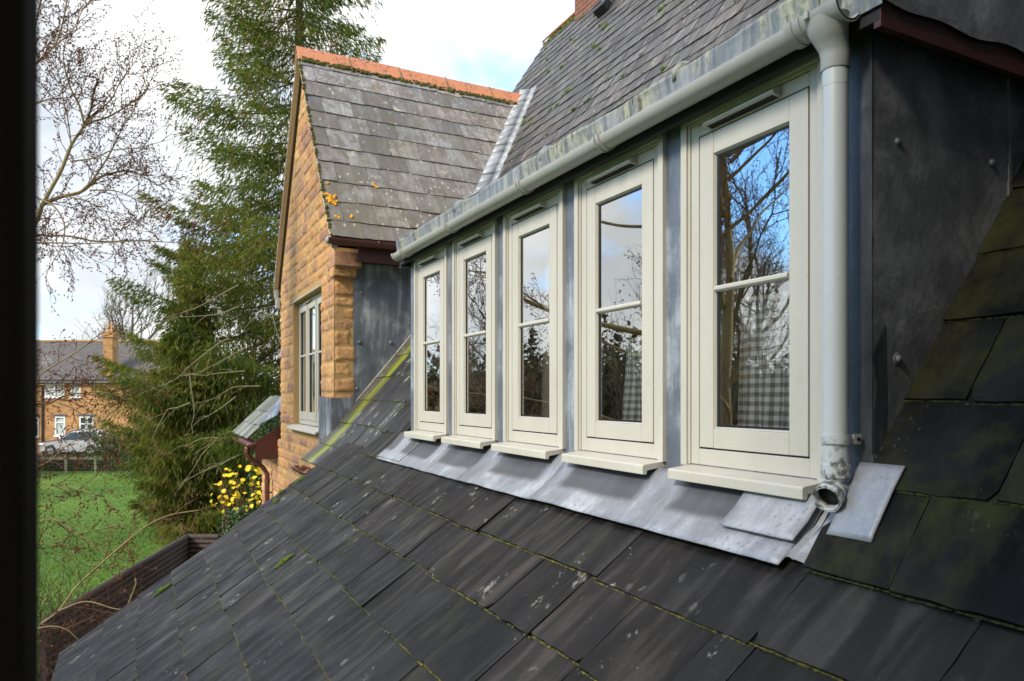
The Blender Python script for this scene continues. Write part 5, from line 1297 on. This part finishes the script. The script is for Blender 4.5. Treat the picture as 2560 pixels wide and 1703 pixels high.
# ---------------------------------------------------------------- bare trees beyond
def bare_tree(seed,Ht,col):
    random.seed(seed); m=MB()
    def g(p,d,L_,r,lv):
        n=4; pts=[p]
        for i in range(n): d=(d+rv(.10 if lv>3 else .16)+Vector((0,0,.05))).normalized(); p=p+d*L_/n; pts.append(p)
        m.tube(pts,[r*(1-.45*i/n) for i in range(n+1)],6 if lv>3 else 3,caps=False)
        if lv==0: return
        for k in range(4 if lv>1 else 5):
            i=random.choice((1,2,3,4)); nd=(d+rv(.48)+Vector((0,0,.12))).normalized(); g(pts[i],nd,L_*random.uniform(.5,.78),r*.5,lv-1)
    g(Vector((0,0,0)),Vector((0,0,1)),Ht*.42,Ht*.018,5); return m
BT=plain('grey_winter_bark',(.13,.105,.075),.9,0,5,.3)
proto=[bare_tree(3,13,0),bare_tree(9,11,0)]; pm=[]
spots=[(P(-33,62),1.25,0,'wide bare winter tree behind the far house roof, leftmost'),(P(-28.5,58),1.0,1,'bare upright winter tree behind the roof left of the far chimney'),(P(-25.5,66),1.2,0,'tall bare tree behind the chimney of the far house'),(P(-36,60),1.1,1,'bare tree at the left edge behind the far house'),(P(-22,60),1.0,0,'bare tree between the far chimney and the spruce'),
       (Vector((-13,19,0)),.9,0,'bare branching tree reflected in the window nearest the downpipe'),(Vector((-18,26,0)),1.0,1,'slender bare tree reflected in the upper panes of the second window'),(Vector((-24,20,0)),1.1,0,'broad bare tree reflected low in the nearest window'),(Vector((-12,30,0)),.95,1,'bare tree reflected in the middle dormer window'),(Vector((-30,31,0)),1.25,0,'far bare tree reflected between the limbs of the birch'),(Vector((-5.4,12.6,0)),.55,1,'small bare tree standing close behind the birch trunk, seen in the second window'),(Vector((-21,14,0)),.9,1,'bare tree reflected at the right side of the nearest window')]
def make_bt(i):
    mb=proto[i]; return mb.build('branches',BT,None).data
first={}
for p,s_,i,lab in spots:
    t=thing('bare_tree',(p.x,p.y,GZ),lab,'tree','bare winter trees')
    if i not in first:
        o=proto[i].build('branches',BT,None); first[i]=o.data
    else: o=bpy.data.objects.new('branches',first[i]); C.objects.link(o)
    o.parent=t; t.scale=(s_,)*3; t.rotation_euler=(0,0,p.x*1.7)
# far woodland and hedges that close the horizon
vs=[];rs=[]; random.seed(14)
for i in range(46):
    u=-62+i*1.25; d=random.uniform(70,84); h=random.uniform(1.6,3.4); c=P(u,d); v,r=leafcloud((c.x,c.y,GZ+h*.8),(2.8,2.2,h),420,.22,100+i,.7,.3); vs.append(v); rs.append(r)
for i in range(70):
    a=R(103+i*1.3); d=random.uniform(40,56); h=random.uniform(3.0,5.6); c_=(d*math.cos(a),d*math.sin(a),GZ+h*.75); v,r=leafcloud(c_,(2.6,2.6,h),3600,.085,300+i,.9,.35); vs.append(v); rs.append(r); v,r=leafcloud(c_,(2.3,2.3,h*.86),700,.34,900+i,.9,.25); vs.append(v); rs.append(r*.5)
o=npmesh('distant_woodland',np.concatenate(vs),4,np.concatenate(rs),HEDGE); o['kind']='stuff'; o['label']='distant brown and green woodland edge along the horizon'
vs=[];rs=[]
for i in range(7):
    c=px(255+i*38,1085+random.uniform(-30,40),33.5+random.uniform(-1,1)); v,r=leafcloud((c.x,c.y,c.z-.4),(1.0,1.0,1.25),1500,.055,60+i,.8,.35); vs.append(v); rs.append(r)
c=px(330,1100,33.5); t=thing('laurel_bushes',(c.x,c.y,GZ),'green and russet bushes at the foot of the spruce beside the fence','bush'); npmesh('foliage',np.concatenate(vs),4,np.concatenate(rs),GREEN,t)
for o in list(bpy.data.objects):
    n0=o.name.split('.')[0]
    if n0 in ('moss','orange_lichen','ridge_mortar','joint_moss','gutter_leaves','vent_louvres'): o['kind']='stuff'

random.seed(31); tw2,ck2=MB(),MB()
for i in range(34):
    X,Y=random.uniform(70,330),random.uniform(1500,1703); p=px(X,Y,random.uniform(6.6,8.2)); p.z=max(GZ+.1,p.z-.5)
    twig(tw2,ck2,p,Vector((random.uniform(-.5,.5),random.uniform(-.5,.5),1)),random.uniform(.5,1.1),.004,2,.1,.0)
q=px(200,1640,7.4); t=thing('bramble_thicket',(q.x,q.y,GZ),'tangle of bare brown stems in the dark corner below the log wall','shrub'); tw2.build('stems',plain('dark_stem',(.035,.022,.016),.9),t)

# fallen leaves on the lawn
random.seed(77); m=MB()
for i in range(200):
    d=random.uniform(11,30); t_=random.uniform(-.68,-.40); p=P(t_*d,d,GZ+.045); a=random.uniform(0,6.28); l=random.uniform(.02,.045)
    m.quad([p+Vector((l*math.cos(a),l*math.sin(a),0)),p+Vector((-l*.5*math.sin(a),l*.5*math.cos(a),.012)),p-Vector((l*math.cos(a),l*math.sin(a),0)),p+Vector((l*.5*math.sin(a),-l*.5*math.cos(a),.012))],None,random.random())
o=m.build('fallen_leaves',leaf_mat('fallen_leaf',[(0,(.20,.12,.05)),(1,(.40,.34,.16))],.8)); o['kind']='stuff'; o['label']='scattered fallen leaves on the lawn'
